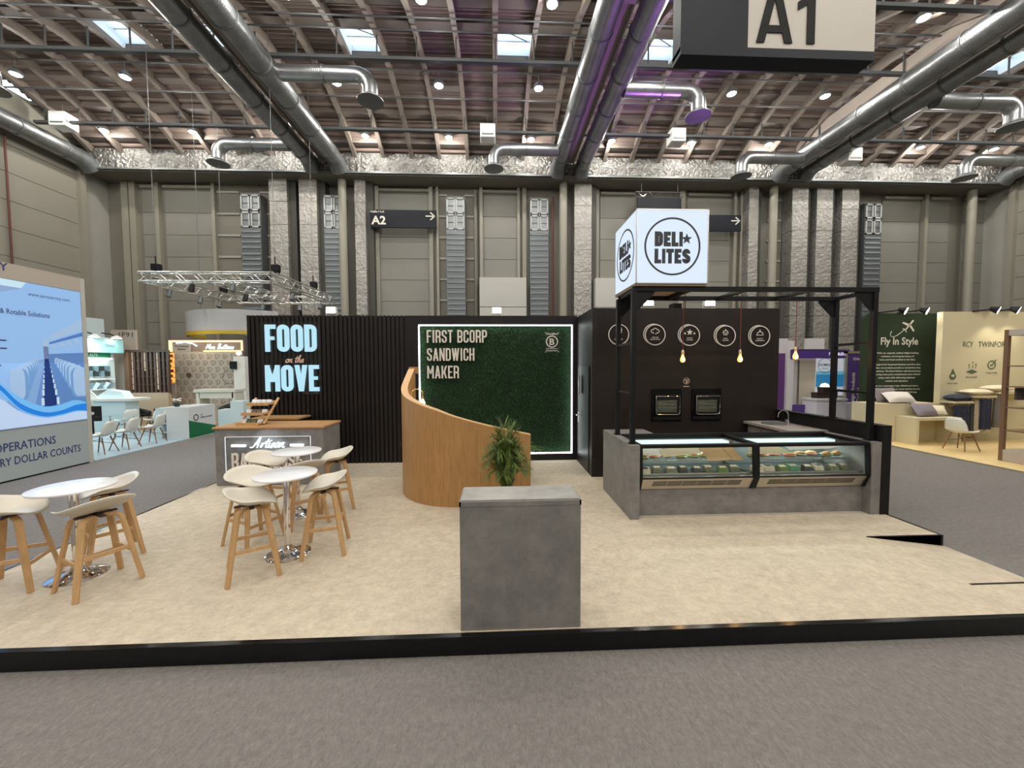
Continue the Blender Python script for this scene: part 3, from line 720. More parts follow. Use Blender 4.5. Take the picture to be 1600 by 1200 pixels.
def roundel(cx, cz, two, icon):
    m = MB(); m.ring((cx, BY0-.012, cz), .172, .188, .008, n=48)
    if two: m.ring((cx-.028, BY0-.004, cz+.012), .172, .186, .004, n=40, a0=math.radians(75), a1=math.radians(255))
    y = BY0-.012
    if icon == 'map':
        m.prism([(-.05,-.02),(-.02,.0),(-.04,.05),(-.01,.10),(.03,.11),(.05,.06),(.04,.0),(.0,-.05),(-.03,-.05)], .004, (cx+.01, y, cz+.03)); l1, l2 = 'MADE', 'IN IRELAND'
    if icon == 'hat':
        m.ring((cx-.045, y, cz+.065), .022, .034, .004, n=16, a0=PI*.4, a1=PI*1.7); m.ring((cx, y, cz+.085), .026, .038, .004, n=16, a0=0, a1=PI); m.ring((cx+.045, y, cz+.065), .022, .034, .004, n=16, a0=-PI*.7, a1=PI*.6)
        m.bar((cx-.04, y, cz+.03), (cx-.03, y, cz+.02), .006, .012); m.bar((cx+.04, y, cz+.03), (cx+.0, y, cz+.015), .006, .012); l1, l2 = 'CHEF LED', 'INNOVATION'
    if icon == 'star':
        m.prism(star(0, 0, .06), .004, (cx, y, cz+.055)); m.prism(star(0, 0, .026), .004, (cx-.085, y, cz+.035)); m.prism(star(0, 0, .026), .004, (cx+.085, y, cz+.035)); l1, l2 = 'AWARD', 'WINNING'
    if icon == 'cup':
        m.ring((cx, y, cz+.05), .04, .052, .004, n=16, a0=0, a1=PI); m.bar((cx-.05, y, cz+.05), (cx+.05, y, cz+.05), .006, .012); m.bar((cx-.04, y, cz+.02), (cx+.04, y, cz+.02), .006, .012); m.prism([(-.01,0),(.01,0),(.0,.03)], .004, (cx, y, cz+.1)); l1, l2 = 'HAND', 'CRAFTED'
    if icon == 'bell':
        m.ring((cx, y, cz+.02), .052, .064, .004, n=16, a0=0, a1=PI); m.bar((cx-.065, y, cz+.018), (cx+.065, y, cz+.018), .006, .012); m.ball((cx, y, cz+.1), .014, .004, .014, 8, 5); l1, l2 = 'QUALITY', 'INGREDIENTS'
    text(m, l1, (cx, y, cz-.055), .02, align='C', bold=.03); text(m, l2, (cx, y, cz-.09), .02, align='C', bold=.03)
    o = m.build('roundel', letterw, t); o['label'] = 'white ringed emblem on the dark wall'
for (cx, cz, two, ic) in ((2.2, 2.56, False, 'map'), (2.86, 2.555, True, 'hat'), (3.49, 2.545, True, 'star'), (4.15, 2.535, True, 'cup'), (4.79, 2.53, True, 'bell')): roundel(cx, cz, two, ic)
m = MB(); cx, cz = 3.447, 1.725
m.ring((cx, BY0-.006, cz), .05, .058, .004, n=24); m.prism([(-.04,.008),(.04,.008),(.04,.022),(-.04,.022)], .004, (cx, BY0-.006, cz)); m.prism([(-.01,-.04),(.012,-.04),(.03,-.004),(-.012,-.004)], .004, (cx, BY0-.006, cz)); m.box(cx-.055, cx+.055, BY0-.01, BY0-.006, cz-.105, cz-.09)
m.build('small_emblem', rose, t)
# ovens
def oven(xa, xb, label):
    o = thing('oven', ((xa+xb)/2, BY0, 1.02), label, 'oven', 'built-in ovens'); y = BY0-.03
    B('face', blackgloss, o, xa, xb, y, BY0, 1.01, 1.585)
    d = B('door', M('oven_door', (.01, .01, .01), .12), o, xa+.05, xb-.05, y-.025, y, 1.12, 1.49)
    B('glass', M('oven_glass', srgb(84, 88, 78), .2, noise=(6, .4), stretch=(1, 1, 4)), d, xa+.08, xb-.1, y-.03, y-.025, 1.17, 1.385)
    x0, x1 = xa+.055, xb-.055
    MB().tube([(x0, y-.045, 1.455)]+[(x0, y-.045, 1.17)]+[(p, y-.045, q) for p, q in arcpts(x0+.04, 1.17, .04, 180, 270, 4)][1:]+[(p, y-.045, q) for p, q in arcpts(x1-.04, 1.17, .04, 270, 360, 4)]+[(x1, y-.045, 1.455)], .008, 8, closed=True).build('trim_loop', chrome, d, True)
    for zz in (1.24, 1.31): B('rack_line', steel, d, xa+.1, xb-.12, y-.033, y-.03, zz, zz+.008)
    B('drawer', blackm, o, xa+.01, xb-.01, y-.02, y, 1.03, 1.09)
oven(2.815, 3.355, 'built-in black oven with chrome trimmed door, left one'); oven(3.55, 4.09, 'built-in black oven with chrome trimmed door, right one')
flood(2.75, BY0+.05, 3.04, 'white flood light on the dark box, left one'); flood(3.88, BY0+.05, 3.04, 'white flood light on the dark box, right one')
o = thing('wall_projector', (3.28, 6.9, 3.03), 'small black box on the dark wall top between the flood lights', 'box')
B('casing', blackm, o, 3.2, 3.36, 6.82, 7.0, 3.03, 3.12); B('lens_plate', blackgloss, o, 3.23, 3.33, 6.81, 6.82, 3.045, 3.105)

# concrete serving counter (left return, plinth, end panel)
t = thing('serving_counter', (3.4, 5.2, 0), 'grey concrete-look serving counter around the glass cases', 'counter')
B('left_side_panel', concrete, t, 1.745, 1.865, 4.85, 6.12, 0, .975, bevel=.003); B('left_return', concrete, t, 1.866, 2.4, 5.67, 6.12, 0, .975)
B('plinth_panel', concrete, t, 1.865, 5.0, 4.98, 5.06, 0, .40); B('end_panel', concrete, t, 5.0, 5.13, 4.85, 5.66, 0, .975)
t = thing('low_wall', (5.2, 5.9, 0), 'low black wall closing the counter on the right', 'wall')
B('panel', black, t, 5.13, 5.25, 4.84, 8.2, 0, 1.18); B('cap', blackm, t, 5.12, 5.255, 4.84, 8.2, 1.18, 1.195)
# sink counter
t = thing('sink_counter', (4.8, 6.2, 0), 'grey concrete-look sink counter along the low wall', 'counter')
B('carcass', concrete, t, 4.56, 5.13, 5.96, 6.72, 0, .93); B('worktop', M('grey_worktop', srgb(150, 144, 140), .45, noise=(6, .15)), t, 4.5, 5.13, 5.67, 6.76, .955, .995)
B('door', concrete, t, 4.545, 4.56, 6.0, 6.33, .08, .9); B('door', concrete, t, 4.545, 4.56, 6.36, 6.68, .08, .9)
o = thing('sink', (4.82, 6.4, .995), 'round steel sink bowl in the grey worktop', 'sink')
MB().lathe((4.82, 6.4, .995), [(.19, .0), (.205, .004), (.205, .008), (.18, .008)], 28).build('rim', steel, o, True)
MB().lathe((4.82, 6.4, .995), [(.05, .006), (.16, .0075), (.18, .0085)], 28).build('bowl', galvd, o, True)
o = thing('tap', (5.02, 6.35, .995), 'chrome swan-neck mixer tap by the sink', 'tap')
MB().cyl((5.02, 6.35, .995), (5.02, 6.35, 1.05), .025, n=14).build('base', chrome, o, True)
MB().tube([(5.02, 6.35, 1.04), (5.02, 6.35, 1.14)]+[(5.02-.09+.09*math.cos(a), 6.35, 1.14+.09*math.sin(a)) for a in [PI*i/10 for i in range(1, 11)]]+[(4.835, 6.35, 1.11)], .011, 10).build('spout', chrome, o, True)
for s in (-1, 1): MB().tube([(5.02, 6.35, 1.04), (5.02, 6.35+s*.05, 1.045)], [.01, .022], 10).build('handle', chrome, o, True)

# two refrigerated glass cases
def deli_case(xa, xb, label):
    t = thing('display_case', ((xa+xb)/2, 5.3, .37), label, 'display case', 'refrigerated display cases')
    yf, yt, yb, zt = 4.87, 4.90, 5.62, .965
    sill = MB().hexa([(xa,4.95,.37),(xb,4.95,.37),(xb,5.0,.37),(xa,5.0,.37),(xa,yf,.53),(xb,yf,.53),(xb,5.0,.53),(xa,5.0,.53)]).build('fascia', M('warm_steel', (.55, .50, .42), .38, .8), t)
    dk = M('vent_dark', (.02, .02, .02), .6); f = None
    for g in range(6):
        m = MB(); x0 = xa+.18+g*(xb-xa-.36)/6
        for r_ in range(3):
            for c in range(9):
                xx = x0+c*.021+r_*.007; zz = .415+r_*.026; yy = 4.95-(zz-.37)*.5-.003
                m.bar((xx, yy, zz), (xx+.012, yy-.008, zz+.019), .009, .003, (0, 1, 0))
        m.build('vent_grille', dk, sill)
    B('well', M('case_well', srgb(52, 56, 56), .4, .3), t, xa+.03, xb-.03, 5.0, yb, .40, .54)
    B('back_panel', M('case_back', srgb(96, 100, 98), .45), t, xa+.03, xb-.03, yb-.03, yb, .54, .93)
    MB().hexa([(xa+.02,yf+.004,.535),(xb-.02,yf+.004,.535),(xb-.02,yf+.012,.535),(xa+.02,yf+.012,.535),(xa+.02,yt,.93),(xb-.02,yt,.93),(xb-.02,yt+.008,.93),(xa+.02,yt+.008,.93)]).build('front_glass', caseglass, t)
    B('top_glass', caseglass, t, xa+.02, xb-.02, yt+.05, yb-.02, zt-.008, zt)
    B('top_rail', blackm, t, xa, xb, yt-.02, yt+.05, .925, .97, bevel=.006); B('rear_rail', blackm, t, xa, xb, yb-.03, yb+.03, .92, .985)
    B('sill_rail', blackm, t, xa, xb, yf-.006, yf+.02, .522, .54)
    for x0, x1 in ((xa, xa+.035), (xb-.035, xb)):
        MB().prism([(5.0,.36),(4.93,.36),(4.855,.53),(4.875,.95),(4.91,.975),(yb,.975),(yb,.93),(4.93,.93),(4.905,.53),(5.0,.42)], x1-x0, (x0, 0, 0), (0,1,0), (0,0,1)).build('end_frame', blackm, t)
    B('light_tube', ledc, t, xa+.10, xb-.14, yb-.36, yb-.16, .905, .925); B('light_holder', steel, t, xa+.04, xa+.10, yb-.36, yb-.16, .90, .94); B('light_holder', steel, t, xb-.14, xb-.08, yb-.36, yb-.16, .90, .94)
    B('shelf', caseglass, t, xa+.04, xb-.04, 5.12, yb-.05, .697, .704); B('shelf_edge', steel, t, xa+.04, xb-.04, 5.112, 5.12, .690, .709)
    B('price_rail', steel, t, xa+.04, xb-.04, 4.93, 4.945, .54, .575)
    l = bpy.data.lights.new('case_light', 'AREA'); l.shape = 'RECTANGLE'; l.size = xb-xa-.3; l.size_y = .06; l.energy = 9; l.color = (.8, 1, .97)
    lo = bpy.data.objects.new('case_light', l); COL.objects.link(lo); lo.parent = t; lo.location = Vector(((xa+xb)/2, yb-.26, .893))-ORG[t.name]
    return t
deli_case(1.875, 3.44, 'refrigerated glass display case, left one with kraft paper'); deli_case(3.44, 5.0, 'refrigerated glass display case, right one beside the end panel')
# food and packs in the cases
foodc = [M('bread_brown', srgb(176, 116, 66), .7, noise=(14, .3)), M('bread_gold', srgb(206, 160, 84), .7, noise=(14, .25)), M('salad_green', srgb(96, 120, 60), .7, noise=(30, .4)), M('filling_red', srgb(150, 66, 50), .6, noise=(25, .4)), M('pack_cream', srgb(214, 200, 170), .5, noise=(20, .2)), M('pack_olive', srgb(110, 112, 84), .4, noise=(20, .3)), M('pack_dark', srgb(60, 56, 52), .4, noise=(20, .3)), M('pack_green', srgb(92, 150, 110), .4)]
packnm = ['brown roll', 'golden roll', 'green salad sandwich', 'red filled sandwich', 'cream wrapped pack', 'olive wrapped pack', 'dark wrapped pack', 'pale green pack']
def sandwich(x, y, z, c, rz, label):
    t = thing('sandwich', (0, 0, 0), label, 'sandwich', 'food on the upper case shelves')
    MB().ball((0, 0, .022), .075, .05, .02, 12, 6).build('bread_base', foodc[c], t, True); MB().lathe((0, 0, .03), [(.065, 0), (.082, .006), (.08, .012), (.06, .016)], 14).build('filling', foodc[2 + (c % 2)], t, True)
    MB().ball((0, 0, .05), .072, .048, .026, 12, 6).build('bread_lid', foodc[c], t, True)
    t.location = (x, y, z); t.rotation_euler = (0, 0, rz)
def pack(x, y, z, c, w_, rz, label):
    t = thing('food_pack', (0, 0, 0), label, 'food pack', 'wrapped packs on the case floors')
    MB().hexa([(-w_,-.05,0),(w_,-.05,0),(w_,.06,0),(-w_,.06,0),(-w_*.9,-.035,.06),(w_*.9,-.035,.06),(w_*.9,.05,.085),(-w_*.9,.05,.085)]).build('tray', foodc[c], t, bevel=.008)
    MB().prism([(-w_*.6,-.02),(w_*.6,-.02),(w_*.6,.03),(-w_*.6,.03)], .004, (0, 0, .072), (1,0,0), (0,.95,.28)).build('sticker', foodc[4 if c != 4 else 6], t)
    t.location = (x, y, z); t.rotation_euler = (0, 0, rz)
ordn = ['first', 'second', 'third', 'fourth', 'fifth', 'sixth', 'seventh', 'eighth', 'ninth', 'tenth']
for ci, (xa, xb, nm) in enumerate(((1.875, 3.44, 'left'), (3.44, 5.0, 'right'))):
    for i in range(8):
        c = [2, 2, 1, 0, 3, 0, 1, 0][i] if ci == 0 else [0, 2, 1, 1, 0, 3, 0, 0][i]; c = c if c < 2 else (i % 2)
        sandwich(xa+.16+i*.18, 5.2+.03*(i % 3), .705, c, random.uniform(-.5, .5), 'filled bread roll on the upper shelf of the %s case, %s from left' % (nm, ordn[i]))
    for i in range(8):
        c = [4, 5, 5, 6, 6, 5, 2, 5][i] if ci == 0 else [4, 4, 2, 7, 6, 4, 5, 5][i]
        pack(xa+.15+i*.18, 5.08+.04*(i % 2), .541, c, random.uniform(.055, .08), random.uniform(-.2, .2), '%s on the floor of the %s case, %s from left' % (packnm[c], nm, ordn[i]))
def sheet(pts, mat, label, dy=0.):
    tag(MB().prism([(x, (z-.70)/.94) for x, z in pts], .003, (0, 5.085+dy, .70), (1, 0, 0), (0, .34, .94)).build('paper_sheet', mat), label, 'paper', 'papers laid over the case shelves')
palep = M('pale_paper', srgb(226, 214, 180), .7)
sheet([(1.952,.90),(2.269,.896),(2.298,.772),(1.953,.795)], paperw, 'white paper sheet at the left end of the left case')
sheet([(2.243,.861),(2.784,.897),(2.813,.80),(2.28,.755)], palep, 'pale cream paper sheet in the middle of the left case', -.008)
sheet([(2.785,.888),(3.16,.892),(3.245,.714),(2.913,.70)], kraft, 'brown kraft paper sheet in the left case', -.016)
sheet([(3.125,.884),(3.25,.899),(3.39,.711),(3.245,.705)], kraft, 'folded kraft paper corner beside the case divider', -.024)
sheet([(3.5,.886),(3.938,.873),(4.104,.781),(3.5,.78)], palep, 'pale cream paper sheet in the right case')
sheet([(4.01,.89),(4.89,.878),(4.653,.836),(4.076,.826)], paperw, 'white paper sheet in the right case', -.008)

# steel gantry above the counter and its cube sign
t = thing('steel_gantry', (3.4, 5.3, .975), 'black steel gantry standing over the serving counter', 'frame')
A_, C_, B_, D_ = (1.805, 4.97), (1.83, 5.66), (5.07, 4.97), (5.17, 5.66)
def post(p, z0): 
    o = B('post', blackm, t, p[0]-.03, p[0]+.03, p[1]-.03, p[1]+.03, z0+.01, 2.98); B('foot_plate', blackm, o, p[0]-.05, p[0]+.05, p[1]-.05, p[1]+.05, z0, z0+.01)
post(A_, .976); post(C_, .976); post(B_, .98); post(D_, 1.196)
zt = 3.0
MB().bar((1.785, 4.97, zt), (5.11, 4.97, zt), .06, .06).build('top_beam', blackm, t); MB().bar((1.83, 5.66, zt), (5.2, 5.66, zt), .06, .06).build('top_beam', blackm, t)
for xa in (1.84, 2.55, 3.3, 4.2, 5.13): MB().bar((xa, 5.0, zt), (xa+.03, 5.63, zt), .05, .05).build('cross_beam', blackm, t)
for p, q in ((A_, C_), (B_, D_)):
    for zz in (1.62, 2.3): MB().bar((p[0], p[1], zz), (q[0], q[1], zz), .035, .035).build('rung', blackm, t)
for p, s in ((A_, 1), (C_, 1), (B_, -1), (D_, -1)): MB().prism([(0,0),(.24*s,0),(.24*s,-.03),(.03*s,-.24),(0,-.24)], .02, (p[0]+.03*s, p[1]+.01, zt-.03)).build('gusset', blackm, t)
t = thing('cube_sign', (2.27, 5.33, 3.03), 'white glowing cube sign reading DELI LITES in a ring', 'sign')
lb = M('lightbox_face', (.12, .12, .12), .5, emit=((.70, .82, .97), .93), spec=.2); X0, X1, Y0, Y1, Z0, Z1 = 1.81, 2.74, 4.9, 5.76, 3.06, 3.99
B('front_face', lb, t, X0+.006, X1-.006, Y0, Y0+.01, Z0+.006, Z1-.006); B('left_face', lb, t, X0, X0+.01, Y0+.006, Y1-.006, Z0+.006, Z1-.006); B('right_face', lb, t, X1-.01, X1, Y0+.012, Y1, Z0, Z1); B('rear_face', lb, t, X0+.012, X1-.012, Y1-.01, Y1, Z0, Z1)
B('base_plate', M('cube_base', srgb(150, 128, 112), .5), t, X0, X1, Y0+.01, Y1, Z0-.03, Z0+.005); B('top_plate', white, t, X0+.012, X1-.012, Y0+.012, Y1-.012, Z1-.012, Z1-.006)
m = MB()
for (x, y, ax) in ((X0, Y0, 'z'), (X1, Y0, 'z'), (X0, Y1, 'z')): m.box(x-.006, x+.006, y-.006, y+.006, Z0, Z1)
for z in (Z0, Z1): m.box(X0, X1, Y0-.006, Y0+.006, z-.006, z+.006); m.box(X0-.006, X0+.006, Y0, Y1, z-.006, z+.006)
m.build('edge_profile', steel, t)
logo = M('logo_dark', srgb(44, 50, 54), .5)
def deli(o, ux, k):
    m = MB(); o = Vector(o); ux = Vector(ux); uz = Vector((0, 0, 1))
    m.ring(o, .343*k, .366*k, .003, ux, uz, 56)
    block(m, 'DELI', o+ux*(-.232*k)+uz*(.0*k), .185*k, .365*k, ux, uz, .003, .27, .10); block(m, 'LITES', o+ux*(-.232*k)+uz*(-.215*k), .185*k, .465*k, ux, uz, .003, .26, .10)
    m.prism(star(0, 0, .072*k), .004, o+ux*(.185*k)+uz*(.095*k), ux, uz)
    return m
deli(((X0+X1)/2, Y0-.001, 3.525), (1, 0, 0), 1).build('logo', logo, t); deli((X0-.001, (Y0+Y1)/2, 3.525), (0, -1, 0), .95).build('logo', logo, t)
MB().cyl((2.07, 5.33, Z1), (2.07, 5.33, Z1+.06), .006, n=6).build('cable_stub', white, t)
# pendant bulbs
bulbg = M('amber_bulb', (1, .6, .2), .2, emit=((1, .40, .06), 2.6)); filam = M('filament', (1, .9, .6), .3, emit=((1, .85, .5), 40))
redcord = M('red_cord', srgb(120, 44, 38), .7)
def pendant(x, y, z, label):
    t = thing('pendant_bulb', (x, y, z), label, 'lamp', 'pendant bulbs of the gantry')
    MB().lathe((x, y, z), [(.008, 0), (.028, .012), (.036, .035), (.032, .06), (.018, .095), (.016, .11)], 16).build('bulb', bulbg, t, True)
    MB().lathe((x, y, z), [(.017, .108), (.02, .112), (.021, .165), (.012, .185), (.004, .19)], 14).build('socket', M('brass_socket', srgb(214, 190, 160), .3, .8), t, True)
    MB().cyl((x, y, z+.185), (x, y, 2.98), .005, n=6).build('cord', redcord, t)
    lamp('bulb_light', 'POINT', (x, y-.06, z+.03), 4, (1, .6, .22), t, .03)
pendant(2.80, 5.64, 2.05, 'amber pendant bulb below the star emblem'); pendant(3.68, 5.64, 2.05, 'amber pendant bulb in front of the right emblems'); pendant(4.54, 5.64, 2.09, 'amber pendant bulb at the right end of the gantry')

# podium
t = thing('podium', (.185, 2.99, 0), 'grey concrete-look podium at the platform front edge', 'podium')
B('body', concrete, t, -.272, .642, 2.84, 3.18, .0, .975, bevel=.002); B('top', M('podium_top', srgb(150, 148, 144), .4, noise=(6, .22), bump=(40, .05)), t, -.262, .632, 2.852, 3.17, .978, 1.0)
m = MB(); m.box(-.275, -.262, 2.837, 3.183, .955, .99); m.box(.632, .645, 2.837, 3.183, .955, .99); m.box(-.275, .645, 2.837, 2.85, .955, .99); m.build('rim', concrete, t)

# bake counter
t = thing('bake_counter', (-3.9, 6.95, 0), 'grey counter with oak top and lit Artisan BAKEHOUSE sign', 'counter')
B('body', concrete, t, -4.72, -2.94, 6.64, 7.36, 0, .965, bevel=.003); B('worktop', oaktop, t, -4.75, -2.92, 6.62, 7.38, .968, 1.0, bevel=.003)
s = B('sign_plate', clear, t, -4.53, -3.13, 6.60, 6.608, .19, .84)
m = MB()
for a, b in (((-4.53, .84), (-3.13, .84)), ((-4.53, .19), (-3.13, .19)), ((-4.53, .19), (-4.53, .84)), ((-3.13, .19), (-3.13, .84))): m.bar((a[0], 6.602, a[1]), (b[0], 6.602, b[1]), .01, .007)
m.build('plate_edge', M('acrylic_edge', (.8, .85, .95), .3, emit=((.8, .9, 1), .5)), s)
m = MB()
for sx in (-4.49, -3.17):
    for sz in (.23, .80): m.cyl((sx, 6.60, sz), (sx, 6.635, sz), .008, n=8)
m.build('standoff', chrome, s)
nb = M('neon_blue', (1, 1, 1), .4, emit=((.8, .93, 1), 2.6))
m = MB(); m.box(-4.42, -4.19, 6.58, 6.595, .675, .712); script_word(m, 'Artisan', (-4.08, 6.59, .655), .1, .0085, slant=.4, width=.52, lift=0); m.box(-3.46, -3.24, 6.58, 6.595, .675, .712); m.build('neon_script', nb, s)
block(MB(), 'BAKEHOUSE', (-4.42, 6.599, .30), .27, 1.16, d=.025, t=.13, gap=.2).build('block_letters', letterw, s)
lamp('neon_wash', 'AREA', (-3.85, 6.56, .72), .35, (.75, .88, 1), t, .5, (-3.85, 6.64, .70))
# shelf at the counter's rear and the snack rack
t = thing('rear_shelf', (-4.3, 7.75, 0), 'low dark counter behind the bake counter', 'counter'); B('top', oaktop, t, -4.7, -3.78, 7.5, 8.02, 1.0, 1.03); B('body', blackm, t, -4.68, -3.8, 7.52, 8.0, 0, 1.0)
t = thing('snack_rack', (-4.4, 7.0, 1.0), 'three-tier wooden snack rack on the bake counter', 'rack')
for i, (z, y) in enumerate(((1.0, 6.92), (1.165, 7.0), (1.33, 7.08))):
    o = B('tray', oakleg, t, -4.47+.045*i, -4.09+.045*i, y-.13, y+.13, z, z+.012)
    B('tray_lip', oakleg, o, -4.47+.045*i, -4.09+.045*i, y-.14, y-.125, z, z+.05); B('tray_lip', oakleg, o, -4.47+.045*i, -4.09+.045*i, y+.125, y+.14, z, z+.07)
    for x in (-4.47+.045*i, -4.102+.045*i): B('tray_end', oakleg, o, x, x+.012, y-.13, y+.13, z, z+.05)
for x in (-4.45, -4.05): MB().bar((x, 6.88, 1.02), (x+.09, 7.2, 1.45), .014, .04, (1,0,0)).build('side_rail', oakleg, t)
snk = [M('snack_white', srgb(222, 222, 226), .35, noise=(30, .2)), M('snack_brown', srgb(120, 100, 84), .5, noise=(30, .4)), M('snack_green', srgb(92, 96, 66), .5, noise=(30, .4))]
for i, (z, y) in enumerate(((1.012, 6.92), (1.177, 7.0), (1.342, 7.08))):
    for j in range(4):
        x = -4.41+.045*i+.09*j; c = [2, 1, 0][i] if j % 3 else 0
        m = MB(); q = random.uniform(-.02, .02)
        m.hexa([(x-.035,y-.05,z),(x+.035,y-.05,z),(x+.035,y+.07,z),(x-.035,y+.07,z),(x-.045,y-.01+q,z+.085),(x+.045,y+q,z+.08),(x+.04,y+.02+q,z+.085),(x-.045,y+.015+q,z+.09)])
        tag(m.build('snack_bag', snk[c], bevel=.008), '%s snack bag on the %s rack tray, %s from left' % (['white', 'brown', 'green'][c], ['lowest', 'middle', 'top'][i], ordn[j]), 'snack bag', 'snack bags in the wooden rack')

# curved oak screen, falling from the back to the front right
t = thing('curved_screen', (-.5, 6, 0), 'curved oak-veneer bar front sloping down to the right', 'bar front')
path = [(.50, 5.42, 1.03), (.2, 5.42, 1.095), (-.1, 5.42, 1.165), (-.4, 5.42, 1.245), (-.65, 5.43, 1.32), (-.85, 5.47, 1.39), (-1.02, 5.545, 1.435), (-1.18, 5.66, 1.485), (-1.32, 5.81, 1.53), (-1.42, 5.97, 1.575), (-1.485, 6.14, 1.63), (-1.515, 6.3, 1.70), (-1.52, 6.5, 1.80), (-1.52, 6.7, 1.90), (-1.52, 6.92, 2.0)]
fine = []
for i in range(len(path)-1):
    p0, p1, p2, p3 = [Vector(path[max(0, min(len(path)-1, i+q))]) for q in (-1, 0, 1, 2)]
    for k in range(4):
        u = k/4; fine.append(.5*((2*p1)+(p2-p0)*u+(2*p0-5*p1+4*p2-p3)*u*u+(3*p1-p0-3*p2+p3)*u**3))
fine.append(Vector(path[-1]))
def ribbon(lo, hi, ins, outs, zadd0, zadd1, base):
    m = MB(); P = fine[lo:hi+1]; n = len(P); 
    for i, p in enumerate(P):
        g = fine.index(p); d = (fine[min(g+1, len(fine)-1)]-fine[max(g-1, 0)]); d.z = 0; d.normalize(); nv = Vector((-d.y, d.x, 0))   # towards the viewer side
        a = p-nv*ins; b = p-nv*outs
        m.v += [(a.x, a.y, base if zadd0 is None else p.z+zadd0), (b.x, b.y, base if zadd0 is None else p.z+zadd0), (b.x, b.y, p.z+zadd1), (a.x, a.y, p.z+zadd1)]
    for i in range(n-1):
        for q in range(4): m.f.append((4*i+q, 4*i+(q+1) % 4, 4*i+4+(q+1) % 4, 4*i+4+q))
    m.f.append((0, 1, 2, 3)); m.f.append((4*n-4, 4*n-1, 4*n-2, 4*n-3)); return m
N = len(fine)-1; cuts = [0, 17, N]
ribbon(0, 17, .0, .1, None, -.012, 0).build('veneer_panel', oak, t, True); ribbon(17, N, .0, .1, None, -.012, 0).build('veneer_panel', oak, t, True)
ribbon(0, N, -.001, .101, -.012, 0, 0).build('top_edge', M('oak_edge', srgb(206, 166, 116), .4), t, True)
B('rear_return', oak, t, -1.52, -1.36, 6.86, 6.92, 1.88, 2.0)
t = thing('gooseneck_lamp', (-1.18, 6.3, 1.4), 'brass gooseneck lamp with lit bulb behind the curved screen', 'lamp')
MB().tube([(-1.36, 6.3, 1.50), (-1.36, 6.3, 1.58)]+[(-1.27-.09*math.cos(a), 6.3, 1.58+.06*math.sin(a)) for a in [PI*i/8 for i in range(1, 9)]]+[(-1.18, 6.3, 1.50)], .008, 8).build('arm', M('pale_brass', srgb(230, 205, 160), .25, .8), t, True)
MB().cyl((-1.42, 6.3, 1.50), (-1.36, 6.3, 1.50), .02, n=10).build('wall_mount', MATS['pale_brass'], t)
MB().lathe((-1.18, 6.3, 1.37), [(.01, 0), (.034, .02), (.036, .05), (.02, .09), (.016, .11)], 14).build('bulb', M('warm_bulb', (1, .9, .6), .3, emit=((1, .82, .5), 9)), t, True)
MB().cyl((-1.18, 6.3, 1.475), (-1.18, 6.3, 1.52), .018, n=10).build('socket', MATS['pale_brass'], t)
lamp('gooseneck_light', 'POINT', (-1.18, 6.25, 1.38), 5, (1, .75, .42), t, .03)

# palms
def palm(x, y, z0, h, spread, nf, label, seed, pot=True):
    R = random.Random(seed)
    t = thing('potted_palm', (x, y, z0), label, 'plant', 'potted palms')
    if pot:
        p = MB().lathe((x, y, z0), [(.10, 0), (.12, .02), (.15, .28), (.155, .30), (.14, .30), (.13, .27)], 20).build('pot', blackm, t, True)
        MB().lathe((x, y, z0), [(.01, .25), (.135, .262)], 16).build('soil', palmd, p)
    for i in range(nf):
        a = 2.39996*i+R.uniform(-.2, .2); e = R.uniform(.35, 1.0); top = h*(1.0-.55*(e-.35))*R.uniform(.72, 1.0)
        pts = []
        for k in range(9):
            u = k/8; rr = spread*e*(u**1.35); zz = z0+.2+(top-.2)*math.sin(u*PI*.5*(1.0+.22*e))
            pts.append(Vector((x+rr*math.cos(a), y+rr*math.sin(a), zz)))
        st = MB().tube(pts, [.005*(1-.7*k/8) for k in range(9)], 5).build('frond_stem', palmd, t)
        m = MB()
        for k in range(30):
            u = .12+.88*k/29; f_ = u*8; i0 = min(int(f_), 7); p = pts[i0].lerp(pts[i0+1], f_-i0); d = (pts[i0+1]-pts[i0]).normalized()
            sd = d.cross(Vector((0, 0, 1))); sd = sd.normalized() if sd.length > .01 else Vector((1, 0, 0))
            L = (.06+.11*math.sin(u*PI*.8))*max(h, .8)
            for s in (-1, 1):
                dr = (d*.9+sd*s*.55+Vector((R.uniform(-.2, .2), R.uniform(-.2, .2), R.uniform(-.15, .15)))).normalized(); q = p+dr*L*.55; e2 = p+dr*L+Vector((0, 0, -.12*L)); wv = dr.cross(Vector((R.uniform(-.3, .3), R.uniform(-.3, .3), 1))).normalized()*.0045
                kk = len(m.v); m.v += [tuple(p-wv*.4), tuple(p+wv*.4), tuple(q+wv), tuple(q-wv), tuple(e2)]; m.f += [(kk, kk+1, kk+2, kk+3), (kk+3, kk+2, kk+4)]
        o = m.build('leaflets', palmm, st); o['kind'] = 'stuff'
    return t
palm(.13, 4.78, 0, 1.34, .26, 46, 'bushy green palm standing in front of the curved screen', 3)
palm(.28, 6.7, 0, .85, .62, 14, 'low palm behind the right end of the curved screen', 5)
palm(-.98, 6.35, 0, 1.27, .3, 12, 'palm behind the middle of the curved screen', 8); palm(-1.45, 7.4, 0, 1.05, .45, 12, 'palm in the shadow left of the curved screen', 11)

